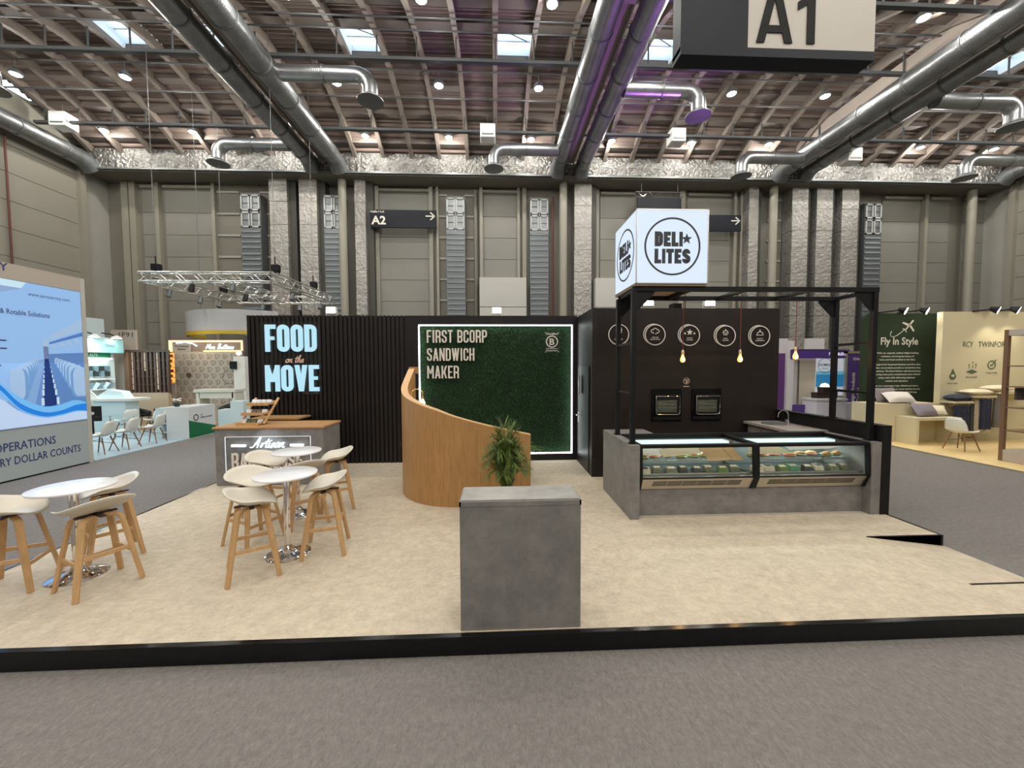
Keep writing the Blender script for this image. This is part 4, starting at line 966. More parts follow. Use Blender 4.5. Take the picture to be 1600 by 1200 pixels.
# bistro tables
tb = thing('bistro_table', (0, 0, 0), 'x', 'table', 'round white bistro tables')
MB().lathe((0, 0, .845), [(.25, 0), (.300, .008), (.306, .018), (.304, .026), (.299, .028)], 48).build('table_top', whitelam, tb, True)
MB().lathe((0, 0, .0), [(.032, .05), (.032, .80), (.05, .81), (.12, .83), (.12, .845)], 24).build('column', chrome, tb, True)
MB().lathe((0, 0, .0), [(.215, 0), (.22, .006), (.20, .018), (.12, .035), (.06, .06), (.034, .10), (.033, .12)], 40).build('base', chrome, tb, True)
tp = [(-4.05, 3.82, 'round white table nearest the left edge of the picture'), (-2.24, 4.16, 'round white table in front, near the centre stools'), (-2.70, 5.30, 'round white table closest to the bake counter')]
for i, (x, y, lb) in enumerate(tp):
    if i == 0: tb.location = (x, y, 0); tb['label'] = lb
    else: dup(tb, (x, y, 0), 0, lb)
# bar stools: scooped shell on bent oak legs
st = thing('bar_stool', (0, 0, 0), 'x', 'stool', 'cream shell bar stools')
m = MB(); nr, na = 7, 32
m.v.append((0, 0, .70))
def shz(r, a):
    s = math.sin(a); y = r*s; c = r*math.cos(a)
    z = .70 + .018*r*r + .055*abs(c)**2.2*r + (.135*max(0, y)**1.7) - .045*max(0, -y)**2.5
    return z
for i in range(1, nr+1):
    r = i/nr
    for j in range(na):
        a = 2*PI*j/na
        sx = .262*(abs(math.cos(a))**.86)*(1 if math.cos(a) >= 0 else -1); sy = .218*(abs(math.sin(a))**.86)*(1 if math.sin(a) >= 0 else -1)
        m.v.append((sx*r, sy*r, shz(r, a)))
for j in range(na): m.f.append((0, 1+j, 1+(j+1) % na))
for i in range(nr-1):
    for j in range(na): m.f.append((1+i*na+j, 1+(i+1)*na+j, 1+(i+1)*na+(j+1) % na, 1+i*na+(j+1) % na))
so = m.build('seat_shell', shell, st, True)
sm = so.modifiers.new('solid', 'SOLIDIFY'); sm.thickness = .012; sm.offset = -1
for p in so.data.polygons: p.use_smooth = True
for (ax, ay, bx, by) in ((-.14, 0, .14, 0), (0, -.14, 0, .14)): MB().bar((ax, ay, .668), (bx, by, .668), .04, .014).build('mount', M('stool_mount', srgb(70, 50, 40), .5), st)
for sx in (-1, 1):
    for sy in (-1, 1):
        F_ = Vector((.225*sx, .205*sy, 0)); T_ = Vector((.135*sx, .115*sy, .60))
        pts = [F_, F_.lerp(T_, .5), T_, Vector((.125*sx, .105*sy, .635)), Vector((.10*sx, .08*sy, .652)), Vector((.04*sx, .03*sy, .657))]
        m = MB(); wv = [.021, .024, .026, .026, .024, .022]
        for i in range(len(pts)-1):
            pass
        # bent-ply strip: rectangular section swept along the points
        k = 0; prev = None
        for i, p in enumerate(pts):
            d = (pts[min(i+1, len(pts)-1)]-pts[max(i-1, 0)]).normalized(); side = Vector((-sy*.75, sx*.75, 0)).normalized(); side = (side-d*side.dot(d)).normalized(); nn = d.cross(side)
            wd = wv[i]; th = .013
            m.v += [tuple(p+side*wd+nn*th), tuple(p-side*wd+nn*th), tuple(p-side*wd-nn*th), tuple(p+side*wd-nn*th)]
        for i in range(len(pts)-1):
            for q in range(4): m.f.append((4*i+q, 4*i+(q+1) % 4, 4*i+4+(q+1) % 4, 4*i+4+q))
        m.f.append((0, 1, 2, 3)); e_ = 4*(len(pts)-1); m.f.append((e_+3, e_+2, e_+1, e_))
        m.build('leg', oakleg, st, bevel=.004)
def lp(sx, sy, z): return (Vector((.225*sx, .205*sy, 0)).lerp(Vector((.135*sx, .115*sy, .60)), z/.60))
for (a, b, z) in (((-1, -1), (1, -1), .235), ((-1, 1), (1, 1), .33), ((-1, -1), (-1, 1), .29), ((1, -1), (1, 1), .29)):
    MB().bar(lp(*a, z), lp(*b, z), .018, .036).build('stretcher', oakleg, st, bevel=.003)
spots = [(-3.66, 3.63, (.39, -.19), 'cream bar stool in front of the leftmost table'), (-4.12, 4.24, (.35, .42), 'cream bar stool behind the leftmost table'), (-4.44, 3.66, (-.45, -.2), 'cream bar stool cut by the left picture edge'),
         (-2.38, 3.80, (-.35, -.22), 'cream bar stool at front left of the front centre table'), (-1.87, 4.24, (.45, .12), 'cream bar stool right of the front centre table'), (-2.80, 4.5, (-.45, .2), 'cream bar stool left behind the front centre table'),
         (-3.14, 5.38, (-.45, .1), 'cream bar stool left of the table by the bake counter'), (-2.28, 5.56, (.45, .2), 'cream bar stool right of the table by the bake counter'), (-2.45, 4.98, (.3, -.35), 'cream bar stool between the two centre tables')]
for i, (x, y, bk, lb) in enumerate(spots):
    rz = math.atan2(bk[1], bk[0])-PI/2
    if i == 0: st.location = (x, y, 0); st.rotation_euler = (0, 0, rz); st['label'] = lb
    else: dup(st, (x, y, 0), rz, lb)

# ================================================================== NEIGHBOURING BOOTHS, LEFT AISLE
AX = -9.2; UY, UZ = (0, 1, 0), (0, 0, 1)
t = thing('graphic_wall', (AX-.1, 7, HF), 'tall booth wall with backlit blue aircraft cabin picture', 'wall')
bluegrey = M('pale_teal_panel', srgb(168, 178, 180), .5)
B('core', taupe, t, AX-.2, AX-.02, 4.6, 9.1, HF, 4.0)
B('top_band', taupe, t, AX-.02, AX, 4.6, 9.04, 3.70, 4.0); B('lower_panel', bluegrey, t, AX-.02, AX, 4.6, 9.04, HF+.03, .83)
B('base_strip', blackm, t, AX-.02, AX+.004, 4.6, 9.13, HF, HF+.03)
B('corner_post', M('alu_post', srgb(188, 186, 178), .4), t, AX-.22, AX+.01, 9.04, 9.13, HF, 4.0)
def em(n, c, s): return M(n, tuple(q*.35 for q in c), .6, emit=(c, s+.15), spec=.15)
pic = B('picture', em('print_sky', srgb(150, 190, 238), .55), t, AX-.01, AX+.005, 4.6, 9.03, .86, 3.69)
PXX = AX+.006
def flat(pts, mat, off=0., name='print_shape'):
    pts = [(min(y, 9.028), z) for y, z in pts]
    return MB().prism(pts, .0015, (PXX+off, 0, 0), UY, UZ).build(name, mat, pic)
flat([(4.6,3.55),(7.95,3.55),(8.05,3.69),(4.6,3.69)], em('print_pale', srgb(196, 226, 240), .6)); flat([(4.6,3.40),(7.55,3.40),(7.98,3.56),(4.6,3.56)], em('print_lilac', srgb(150, 176, 220), .5), .001)
pw, pb, pm, pd = em('print_seat_light', srgb(168, 198, 232), .5), em('print_seat_mid', srgb(120, 164, 216), .45), em('print_floor_mid', srgb(104, 146, 208), .4), em('print_aisle', srgb(40, 66, 132), .35)
flat([(8.05,1.15),(9.03,1.2),(9.03,2.35),(8.36,2.3),(8.3,2.2)], pm, .0015)                     # shaded cabin floor, right
flat([(7.55,1.2),(8.2,1.2),(8.29,2.2),(8.0,2.1)], em('print_left_floor', srgb(138, 176, 226), .45), .0015)
flat([(8.20,1.15),(8.49,1.15),(8.35,2.2),(8.28,2.2)], pd, .003)                                 # aisle carpet
flat([(8.275,2.2),(8.355,2.2),(8.36,2.45),(8.27,2.45)], em('print_galley', srgb(120, 140, 180), .4), .003); flat([(8.262,2.45),(8.368,2.45),(8.368,2.6),(8.262,2.6)], pw, .003)
for i in range(7):                                                                              # seat rows shrinking towards the galley
    u = 1-.80*(i/6)**.75
    yc, zc, w_, h_ = 8.38+.56*u, 2.27-.58*u, .40*u, .66*u
    flat([(yc+(x-.5)*w_, zc+(z-.5)*h_) for x, z in rrect(0, 1, 0, 1, .28)], pb, .006-.0006*i); flat([(yc+.03*u+(x-.5)*w_*.9, zc+.02*u+(z-.5)*h_*.96) for x, z in rrect(0, 1, 0, 1, .28)], pw, .0065-.0006*i)
    yc, zc, w_, h_ = 8.24-.40*u, 2.24-.55*u, .30*u, .62*u
    flat([(yc+(x-.5)*w_, zc+(z-.5)*h_) for x, z in rrect(0, 1, 0, 1, .3)], pb, .006-.0006*i); flat([(yc-.03*u+(x-.5)*w_*.8, zc+.02*u+(z-.5)*h_) for x, z in rrect(0, 1, 0, 1, .3)], pw, .0065-.0006*i)
    for s, y0 in ((1, 8.35+.12*u), (-1, 8.28-.08*u)):
        flat([(y0-.018*u, 2.2-.95*u), (y0+.03*u, 2.2-.95*u), (y0+.03*u, 2.2-.80*u), (y0-.018*u, 2.2-.80*u)], em('print_armrest', srgb(200, 222, 240), .55), .0075-.0006*i)
for i in range(4): flat([(8.42+.15*i,2.42+.04*i),(8.52+.15*i,2.43+.04*i),(8.47+.15*i,2.52+.05*i),(8.40+.15*i,2.50+.05*i)], pw, .004)
flat([(8.38,2.5),(9.03,2.72),(9.03,2.80),(8.38,2.54)], em('print_bin_edge', srgb(90, 130, 200), .45), .004); flat([(8.38,2.56),(9.03,2.86),(9.03,3.12),(8.38,2.66)], pw, .0035)
wv = em('print_wave', srgb(40, 132, 226), .55); wl_ = em('print_wave_light', srgb(120, 190, 244), .55)
def band(up_, lo_, mat, off): flat(crom(up_, 6)+crom(lo_[::-1], 6), mat, off, 'print_wave')
band([(7.3,2.0),(7.56,1.72),(7.83,1.45),(8.19,1.24),(8.5,1.24),(8.8,1.31),(9.03,1.24)], [(7.3,1.7),(7.56,1.5),(7.83,1.2),(8.19,1.02),(8.5,1.0),(8.8,1.06),(9.03,1.04)], wl_, .009)
band([(7.3,1.96),(7.56,1.68),(7.83,1.33),(8.19,1.12),(8.5,1.11),(8.8,1.20),(9.03,1.22)], [(7.3,1.86),(7.56,1.58),(7.83,1.22),(8.19,1.03),(8.5,1.03),(8.8,1.08),(9.03,1.05)], wv, .011)
band([(7.3,1.55),(7.56,1.42),(7.83,1.16),(8.19,1.0),(8.5,1.0),(8.8,1.05),(9.03,1.04)], [(7.3,.87),(7.56,.87),(7.83,.87),(8.19,.87),(8.5,.87),(8.8,.87),(9.03,.87)], em('print_wave_base', srgb(190, 210, 240), .6), .010)
ink = M('navy_ink', srgb(52, 66, 116), .5)
m = MB()
text(m, 'www.aeroservey.com', (AX+.012, 8.43, 3.44), .075, UY, UZ, 'C', width=.74, bold=0); text(m, '& Rotable Solutions', (AX+.012, 8.41, 3.04), .10, UY, UZ, 'R', width=.80, bold=.01)
for z in (2.52, 2.37, 2.05): m.prism([(7.3,z),(7.68 if z > 2.1 else 7.58,z),(7.68 if z > 2.1 else 7.58,z+.025),(7.3,z+.025)], .001, (AX+.012, 0, 0), UY, UZ)
m.build('picture_lettering', ink, pic)
m = MB(); text(m, 'AEROSERVEY', (AX+.001, 7.78, 3.84), .16, UY, UZ, 'R', bold=.005); text(m, 'OPERATIONS', (AX+.001, 8.40, .44), .17, UY, UZ, 'R', width=1.0, bold=.005); text(m, 'EVERY DOLLAR COUNTS', (AX+.001, 8.87, .17), .16, UY, UZ, 'R', width=1.62, bold=.005)
m.build('wall_lettering', ink, t)
lamp('picture_glow', 'AREA', (AX+.15, 8.3, 2.4), 60, (.62, .80, 1), t, 1.6, (AX+3, 8.3, 1.0))

# the booth beyond it
teal = M('teal_panel', srgb(150, 206, 214), .5); dgreen = M('deep_green', srgb(20, 110, 70), .5); iceblue = M('lit_white_counter', srgb(206, 226, 232), .4)
t = thing('booth_floor', (-11.2, 11.3, HF), 'pale blue-grey floor of the white chair booth', 'floor', kind='structure')
B('sheet', M('pale_floor', srgb(168, 188, 200), .5), t, -13.9, -9.22, 9.2, 13.62, HF, HF+.02)
t = thing('product_wall', (-14, 11.5, HF), 'lit teal and white product wall of the white chair booth', 'wall')
W0, W1 = 9.2, 14.7
B('back', M('white_lit_wall', srgb(214, 222, 222), .5), t, -14.1, -13.9, W0, W1, HF, 3.1); B('upper_panel', M('ice_panel', srgb(184, 196, 200), .5), t, -14.1, -13.95, W0, 14.45, 3.1, 3.75)
B('header', teal, t, -13.9, -13.6, W0, W1+.05, 2.55, 3.02); B('green_band', dgreen, t, -13.9, -13.83, W0, 14.5, 2.38, 2.54); B('light_strip', ledw, t, -13.83, -13.78, W0, 14.5, 2.32, 2.36)
text(MB(), 'DEALS', (-13.59, 14.25, 2.76), .09, UY, UZ, 'C').build('header_word', printd, t); text(MB(), 'ALTS', (-13.82, 13.9, 2.42), .09, UY, UZ, 'C', bold=.02).build('band_word', printw, t)
for j in range(2):
    for i in range(5): B('shelf_block', [printd, M('block_grey', srgb(110, 130, 140), .5)][(i+j) % 2], t, -13.88, -13.8, 13.5+.2*i, 13.63+.2*i, 1.72+.2*j, 1.88+.2*j)
B('shelf', white, t, -13.9, -13.7, 9.3, 14.5, 1.6, 1.64); B('shelf', white, t, -13.9, -13.7, 9.3, 14.5, 1.25, 1.28)
for i in range(7): MB().bar((-13.8, 13.3+.17*i, 1.28), (-13.72, 13.4+.17*i, 1.5), .02, .12).build('brochure', [M('block_grey', srgb(110, 130, 140), .5), iceblue][i % 2], t)
lamp('product_wall_light', 'AREA', (-13.0, 13.4, 3.0), 60, (.62, .93, 1), t, 1.0, (-13.2, 13.0, .5))
for i, yy in enumerate((13.55, 14.3)):
    o = thing('arm_spot', (-13.4, yy, 3.1), 'white arm spotlight over the teal header, %s one' % ('nearer', 'farther')[i], 'lamp', 'arm spots of the teal booth')
    MB().tube([(-13.9, yy, 3.25), (-13.6, yy, 3.2), (-13.45, yy, 3.14)], .02, 8).build('arm', blackm, o); MB().lathe((-13.4, yy, 3.05), [(.14, 0), (.15, .03), (.05, .10)], 16).build('head', white, o, True); MB().lathe((-13.4, yy, 3.04), [(.001, 0), (.13, .009)], 16).build('lens', lampglow, o)
t = thing('end_panel', (-13.9, 15.3, HF), 'taupe end panel numbered 1F91 beside the teal header', 'panel')
B('panel', taupe, t, -14.5, -13.62, 15.25, 15.35, HF, 3.45); text(MB(), '1F91', (-13.70, 15.245, 3.18), .19, align='R', width=.5).build('number', printd, t)
t = thing('info_desk', (-12.7, 13.5, HF), 'white lit information desk under the teal header', 'desk')
B('body', iceblue, t, -13.3, -12.3, 13.3, 13.8, HF, .92); B('top', white, t, -13.5, -12.0, 13.2, 13.9, .92, 1.0)
MB().prism([(0,0),(.95,0),(.8,.22),(.35,.28),(0,.05)], .3, (-13.3, 13.7, 1.0)).build('sloped_display', iceblue, t); MB().prism([(0,0),(.3,0),(0,.3)], .02, (-13.4, 13.3, 1.0)).build('leaflet_stand', white, t)
t = thing('display_monitor', (-12.6, 12.5, HF), 'black monitor with a white bar at the white booth', 'monitor')
B('screen', blackm, t, -13.0, -12.35, 12.5, 12.58, .35, .82); B('white_bar', white, t, -13.0, -12.5, 12.45, 12.5, .56, .64); B('stand', blackm, t, -12.7, -12.6, 12.5, 12.58, HF+.02, .35)
# white shell chairs
wood = M('walnut_leg', srgb(132, 92, 62), .5)
def shell_chair(label, cat_shell):
    c = thing('shell_chair', (0, 0, 0), label, 'chair', 'white shell chairs of the left booth')
    prof = [(.23, .455), (.20, .44), (.12, .425), (.0, .42), (-.10, .43), (-.165, .47), (-.20, .55), (-.225, .65), (-.245, .75), (-.255, .81)]
    wd = [.19, .22, .235, .24, .24, .235, .23, .22, .19, .12]; m = MB(); n = 9
    for (y, z), w_ in zip(prof, wd):
        for j in range(n):
            u = -1+2*j/(n-1); m.v.append((u*w_, y+.05*u*u*(1 if z > .5 else .2), z+(.05*u*u if z < .5 else 0)))
    for i in range(len(prof)-1):
        for j in range(n-1): m.f.append((i*n+j, i*n+j+1, (i+1)*n+j+1, (i+1)*n+j))
    o = m.build('shell', cat_shell, c, True); s_ = o.modifiers.new('solid', 'SOLIDIFY'); s_.thickness = .014
    for sx in (-1, 1):
        for sy in (-1, 1): MB().tube([(.22*sx, .02+.22*sy, 0), (.13*sx, .02+.11*sy, .41)], [.011, .016], 8).build('leg', wood, c)
    for sx in (-1, 1): MB().tube([(.17*sx, -.14, .22), (-.15*sx, .15, .35)], .006, 6).build('brace', blackm, c)
    MB().tube([(-.16, .15, .33), (.16, .15, .33)], .006, 6).build('brace', blackm, c)
    return c
sc = shell_chair('x', M('chair_white', srgb(218, 220, 214), .4))
sp = [(-9.8, 9.95, 1.75, 'white shell chair next to the blue picture wall'), (-9.75, 10.52, 1.75, 'white shell chair in the middle of the front row'), (-9.72, 11.3, 1.75, 'white shell chair beside the green-cornered counter'), (-11.75, 12.75, 1.3, 'white shell chair behind the small glass table'), (-11.0, 12.9, 1.4, 'white shell chair at the back against the counter')]
for i, (x, y, rz, lb) in enumerate(sp):
    if i == 0: sc.location = (x, y, HF+.02); sc.rotation_euler = (0, 0, rz); sc['label'] = lb
    else: dup(sc, (x, y, HF+.02), rz, lb)
t = thing('glass_table', (-11.2, 12.0, HF+.02), 'small square glass table between the white chairs', 'table')
B('top', caseglass, t, -11.6, -10.7, 11.6, 12.25, .58, .60)
for x in (-11.5, -10.82): MB().cyl((x, 11.95, HF+.02), (x, 11.95, .58), .025, n=10).build('leg', chrome, t); B('foot', chrome, t, x-.15, x+.15, 11.9, 12.0, HF+.02, HF+.035)
# counter with green corner
t = thing('reception_counter', (-9.7, 12.4, HF), 'white reception counter with a green triangle at the aisle', 'counter')
B('body', M('counter_white', srgb(214, 220, 224), .4), t, -9.85, -9.2, 11.9, 13.0, HF, .82); B('side_body', iceblue, t, -10.15, -10.0, 11.9, 13.0, HF, .80); B('niche_back', iceblue, t, -10.0, -9.85, 12.3, 13.0, HF, .8)
MB().prism([(11.9,HF+.02),(13.0,HF+.02),(13.0,.12),(11.9,.42)], .004, (-9.2, 0, 0), UY, UZ).build('green_triangle', dgreen, t)
m = MB(); m.ring((-9.195, 12.18, .48), .075, .10, .003, UY, UZ, 24); text(m, 'VISIT', (-9.195, 12.35, .52), .035, UY, UZ); text(m, 'GREEN ON BOARD', (-9.195, 12.35, .44), .04, UY, UZ, width=.5, bold=.02); m.build('emblem', printd, t)
for z in (.05, .32, .6): B('shelf', white, t, -10.0, -9.85, 11.92, 12.3, z, z+.015)
for i in range(5): tag(MB().hexa([(-9.99+.02*i, 11.95, .62),(-9.97+.02*i, 11.95, .62),(-9.97+.02*i, 12.05, .62),(-9.99+.02*i, 12.05, .62),(-9.98+.02*i, 12.0, .74),(-9.965+.02*i, 12.0, .74),(-9.965+.02*i, 12.1, .74),(-9.98+.02*i, 12.1, .74)]).build('leaflet', white), 'small white leaflet on the counter rack, %s from left' % ordn[i], 'leaflet', 'leaflets in the counter rack')
t = thing('flower_pot', (-9.75, 12.1, .82), 'small white orchid in a dark green pot on the counter', 'plant')
MB().lathe((-9.72, 12.15, .82), [(.05, 0), (.07, .02), (.075, .12), (.06, .12)], 14).build('pot', M('dark_pot', srgb(30, 56, 44), .4), t, True)
for i in range(9):
    a = i*2.4; MB().ball((-9.72+.08*math.cos(a), 12.15+.08*math.sin(a), 1.0+.02*(i % 4)), .035, .035, .02, 8, 5).build('petal', white, t, True)
MB().tube([(-9.72, 12.15, .92), (-9.71, 12.15, 1.04)], .006, 6).build('stem', palmd, t)

# wood booth further back
t = thing('wood_floor', (-11.6, 15, HF), 'warm wood floor of the booth with the patterned wall', 'floor', kind='structure')
B('sheet', M('warm_wood_floor', srgb(186, 150, 112), .5, noise=(4, .2), stretch=(1, 6, 1)), t, -14.2, -9.22, 13.65, 17, HF, HF+.02)
t = thing('lattice_screen', (-13, 15, HF), 'dark wood lattice screen with pale light slots', 'screen')
dkw = M('dark_wood', srgb(74, 54, 46), .5, noise=(5, .3), stretch=(4, 4, .5)); slot = em('light_slot', srgb(206, 186, 160), .5)
B('frame_top', dkw, t, -13.75, -12.25, 14.95, 15.1, 2.6, 2.68); B('backing', M('lattice_back', srgb(52, 36, 32), .6), t, -13.6, -12.25, 15.06, 15.1, 1.0, 2.6); B('end_post', M('brown_post', srgb(104, 76, 58), .5), t, -13.75, -13.58, 14.9, 15.15, HF+.02, 2.6); B('base_panel', M('beige_base', srgb(172, 150, 128), .55), t, -13.58, -12.25, 14.95, 15.1, HF+.02, 1.08)
for i in range(9): B('upright', dkw, t, -13.50+.15*i, -13.42+.15*i, 14.97, 15.05, 1.08, 2.6)
for z in (1.38, 1.68, 1.98, 2.28): B('cross_slat', dkw, t, -13.58, -12.25, 14.99, 15.04, z, z+.025)
for i in (0, 2, 4): B('light_slot', slot, t, -13.56+.22*i, -13.51+.22*i, 15.0, 15.05, 1.2 if i != 2 else 1.9, 2.58)
t = thing('lit_shelf', (-12.9, 16.1, HF), 'orange lit shelf niche beside the patterned wall', 'shelf')
B('glow_panel', em('amber_panel', srgb(255, 176, 84), 1.1), t, -13.1, -12.8, 16.05, 16.1, 1.4, 2.6); B('base', taupe, t, -13.1, -12.8, 15.95, 16.1, HF+.02, 1.4)
for i in range(6):
    B('shelf_board', M('amber_shelf', srgb(190, 110, 50), .5), t, -13.1, -12.8, 15.95, 16.05, 1.42+.2*i, 1.44+.2*i)
    B('jar', M('amber_jar', srgb(120, 60, 30), .4), t, -13.05+.04*(i % 3), -12.97+.04*(i % 3), 15.97, 16.03, 1.44+.2*i, 1.54+.2*i)
t = thing('pattern_wall', (-11.6, 16, HF), 'light grey wall printed with looped outline pattern', 'wall')
B('panel', M('pattern_grey', srgb(176, 168, 156), .55), t, -12.82, -10.36, 16.0, 16.1, HF+.02, 2.65)
m = MB(); gi = M('pattern_ink', srgb(122, 116, 108), .5)
for r_ in range(9):
    for c in range(8):
        x = -12.72+.31*c+(.155 if r_ % 2 else 0); z = 2.45-.26*r_
        if x > -10.5: continue
        m.tube([(x+p*.11, 15.995, z+q*.1) for p, q in ((-.8,.5),(-.6,.9),(.4,.9),(.9,.5),(.9,0),(-.1,-.9),(-.5,-.8),(-.4,-.3),(.1,.2),(-.4,.2))], .008, 4, closed=True)
m.ring((-10.72, 15.99, 1.62), .25, .265, .004, n=30)
o = m.build('outline_print', gi, t); o['kind'] = 'stuff'
MB().cyl((-12.28, 16.0, 1.72), (-12.28, 15.96, 1.72), .09, n=18).build('round_knob', M('knob_dark', srgb(90, 84, 74), .5), t)
t = thing('script_sign', (-11.8, 16.2, 2.65), 'cafe fascia with glowing border and white script name', 'sign')
B('fascia', M('fascia_taupe', srgb(150, 130, 116), .5), t, -13.2, -10.3, 16.25, 16.35, 2.66, 3.12); [B('fascia_post', taupe, t, xx, xx+.1, 16.27, 16.33, HF+.02, 2.66) for xx in (-13.15, -10.45)]; warm = em('warm_border', srgb(255, 214, 160), 1.6)
B('border', warm, t, -13.2, -10.3, 16.22, 16.25, 3.05, 3.12); B('border', warm, t, -13.2, -13.08, 16.22, 16.25, 2.66, 3.05); B('border', warm, t, -10.36, -10.3, 16.22, 16.25, 2.7, 3.05); B('border', warm, t, -11.85, -10.36, 16.22, 16.25, 2.66, 2.71)
script_word(MB(), 'Mrs. Buttons', (-11.72, 16.2, 2.76), .1, .013, slant=.3, width=1.08).build('script_name', em('script_glow', srgb(225, 244, 255), 2.0), t)
B('menu_board', taupe, t, -13.0, -12.32, 16.18, 16.22, 2.66, 2.98); text(MB(), 'The Handmade', (-12.66, 16.175, 2.85), .07, align='C', width=.56, bold=.02).build('menu_words', printd, t); text(MB(), 'Bakers', (-12.66, 16.175, 2.73), .07, align='C', width=.3, bold=.02).build('menu_words', printd, t)
MB().tube([(-12.85, 16.16, 3.0), (-12.5, 16.16, 3.04), (-12.2, 16.16, 2.98), (-12.05, 16.16, 2.88)], .025, 6).build('arc_light', em('script_glow', srgb(225, 244, 255), 2.0), t)
lamp('sign_wash', 'POINT', (-11.7, 15.4, 2.9), 14, (1, .82, .6), t, .2)
t = thing('white_column', (-10.1, 15.9, HF), 'white booth column with a small warm lamp on top', 'column')
B('shaft', white, t, -10.34, -9.9, 15.7, 16.0, HF+.02, 2.45); B('black_box', blackm, t, -10.42, -10.2, 15.6, 15.7, 1.95, 2.25); MB().ball((-10.15, 15.75, 2.58), .09, .09, .09, 10, 7).build('glow_lamp', em('globe_warm', srgb(255, 226, 170), 4), t, True); B('lamp_stem', steel, t, -10.16, -10.14, 15.74, 15.76, 2.45, 2.5)
t = thing('high_table', (-10.1, 14.5, HF), 'long white high table by the patterned wall', 'table')
B('top', M('offwhite_table', srgb(212, 212, 200), .45), t, -10.85, -9.4, 14.3, 14.9, 1.12, 1.22); B('apron', MATS['offwhite_table'], t, -10.7, -9.5, 14.35, 14.4, .9, 1.12)
for x in (-10.8, -9.55): B('leg', MATS['offwhite_table'], t, x, x+.12, 14.35, 14.85, HF+.02, 1.12)
blkseat = M('black_shell', srgb(24, 26, 32), .45)
tc = thing('tub_chair', (0, 0, 0), 'x', 'chair', 'black tub chairs')
m = MB(); n = 14
for i, (r_, z) in enumerate(((.05, .42), (.2, .42), (.26, .47), (.30, .60), (.33, .74))):
    for j in range(n+1):
        a = -PI*.1+PI*1.2*j/n; dz = (.0 if i < 3 else -.16*(abs(j/n-.5)*2)**2); m.v.append((r_*math.cos(a), -r_*math.sin(a)*.9, z+dz))
for i in range(4):
    for j in range(n): m.f.append((i*(n+1)+j, i*(n+1)+j+1, (i+1)*(n+1)+j+1, (i+1)*(n+1)+j))
o = m.build('tub', blkseat, tc, True); s_ = o.modifiers.new('solid', 'SOLIDIFY'); s_.thickness = .02
MB().lathe((0, 0, .40), [(.2, 0), (.235, .015), (.23, .035)], 18).build('seat_pad', blkseat, tc, True)
for sx in (-1, 1):
    for sy in (-1, 1): MB().tube([(.21*sx, .2*sy, 0), (.1*sx, .1*sy, .41)], .012, 6).build('leg', blackm, tc)
for i, (x, y, rz, lb) in enumerate(((-12.55, 14.3, -.6, 'black tub chair in front of the lattice screen'), (-11.75, 14.2, .3, 'black tub chair behind the white orchid'), (-10.2, 15.1, 3.0, 'black tub chair under the long white high table'), (-9.45, 15.15, 2.6, 'black tub chair at the right end of the high table'))):
    if i == 0: tc.location = (x, y, HF+.02); tc.rotation_euler = (0, 0, rz); tc['label'] = lb
    else: dup(tc, (x, y, HF+.02), rz, lb)
t = thing('stepped_plinth', (-9.4, 13.9, HF), 'pair of pale blue stepped display blocks by the snack rack', 'plinth')
B('low_block', iceblue, t, -9.6, -9.18, 13.7, 14.1, HF, .55); B('tall_block', iceblue, t, -9.18, -8.75, 13.7, 14.1, HF, .84)
# curved hanging banner
t = thing('curved_banner', (-12.2, 17.6, 3.3), 'curved white hanging banner with yellow lower rim', 'banner')
def arcband(r1, r2, z0, z1, a0, a1, c, n=16):
    m = MB()
    for i in range(n+1):
        a = a0+(a1-a0)*i/n
        for r_, z in ((r1, z0), (r2, z0), (r2, z1), (r1, z1)): m.v.append((c[0]+r_*math.cos(a), c[1]+r_*math.sin(a), z))
    for i in range(n):
        for q in range(4): m.f.append((4*i+q, 4*i+(q+1) % 4, 4*i+4+(q+1) % 4, 4*i+4+q))
    m.f += [(0, 1, 2, 3), (4*n+3, 4*n+2, 4*n+1, 4*n)]; return m
arcband(2.6, 2.65, 3.5, 4.35, PI*.98, PI*1.75, (-11.0, 18.6)).build('cloth', M('banner_white', srgb(176, 176, 178), .6), t, True); arcband(2.55, 2.66, 3.36, 3.5, PI*.98, PI*1.75, (-11.0, 18.6)).build('rim', M('banner_yellow', srgb(190, 160, 40), .5), t, True)
for a in (PI, PI*1.4): MB().cyl((-11+2.62*math.cos(a), 18.6+2.62*math.sin(a), 4.35), (-11+2.62*math.cos(a), 18.6+2.62*math.sin(a), roof_z(18.6+2.62*math.sin(a))), .008, n=5).build('wire', galvd, t)

# lighting truss rectangle with hoists and heads
t = thing('light_truss', (-9.5, 15.6, 4.85), 'square aluminium lighting truss hanging over the left booths', 'truss')
alu = M('truss_alu', (.62, .62, .6), .3, .9)
def truss(a, b):
    a = Vector(a); b = Vector(b); d = (b-a); L = d.length; d.normalize(); s = d.cross(Vector((0, 0, 1))); m = MB(); h = .145; C = []
    for sx, sz in ((-1, -1), (1, -1), (1, 1), (-1, 1)):
        o = s*sx*h+Vector((0, 0, sz*h)); C.append(o); m.tube([a+o, b+o], .024, 6)
    n = int(L/.29)
    for i in range(n):
        u0, u1 = a+d*(L*i/n), a+d*(L*(i+1)/n)
        for q in range(4):
            c0, c1 = C[q], C[(q+1) % 4]
            m.tube([u0+(c0 if i % 2 else c1), u1+(c1 if i % 2 else c0)], .011, 4)
    return m.build('truss_beam', alu, t)
P = [(-11.6, 13.35, 5.0), (-7.4, 13.35, 5.0), (-7.3, 17.7, 5.0), (-11.5, 17.7, 5.0)]
for i in range(4): truss(P[i], P[(i+1) % 4])
truss((-9.5, 13.5, 5.0), (-9.4, 17.6, 5.0))
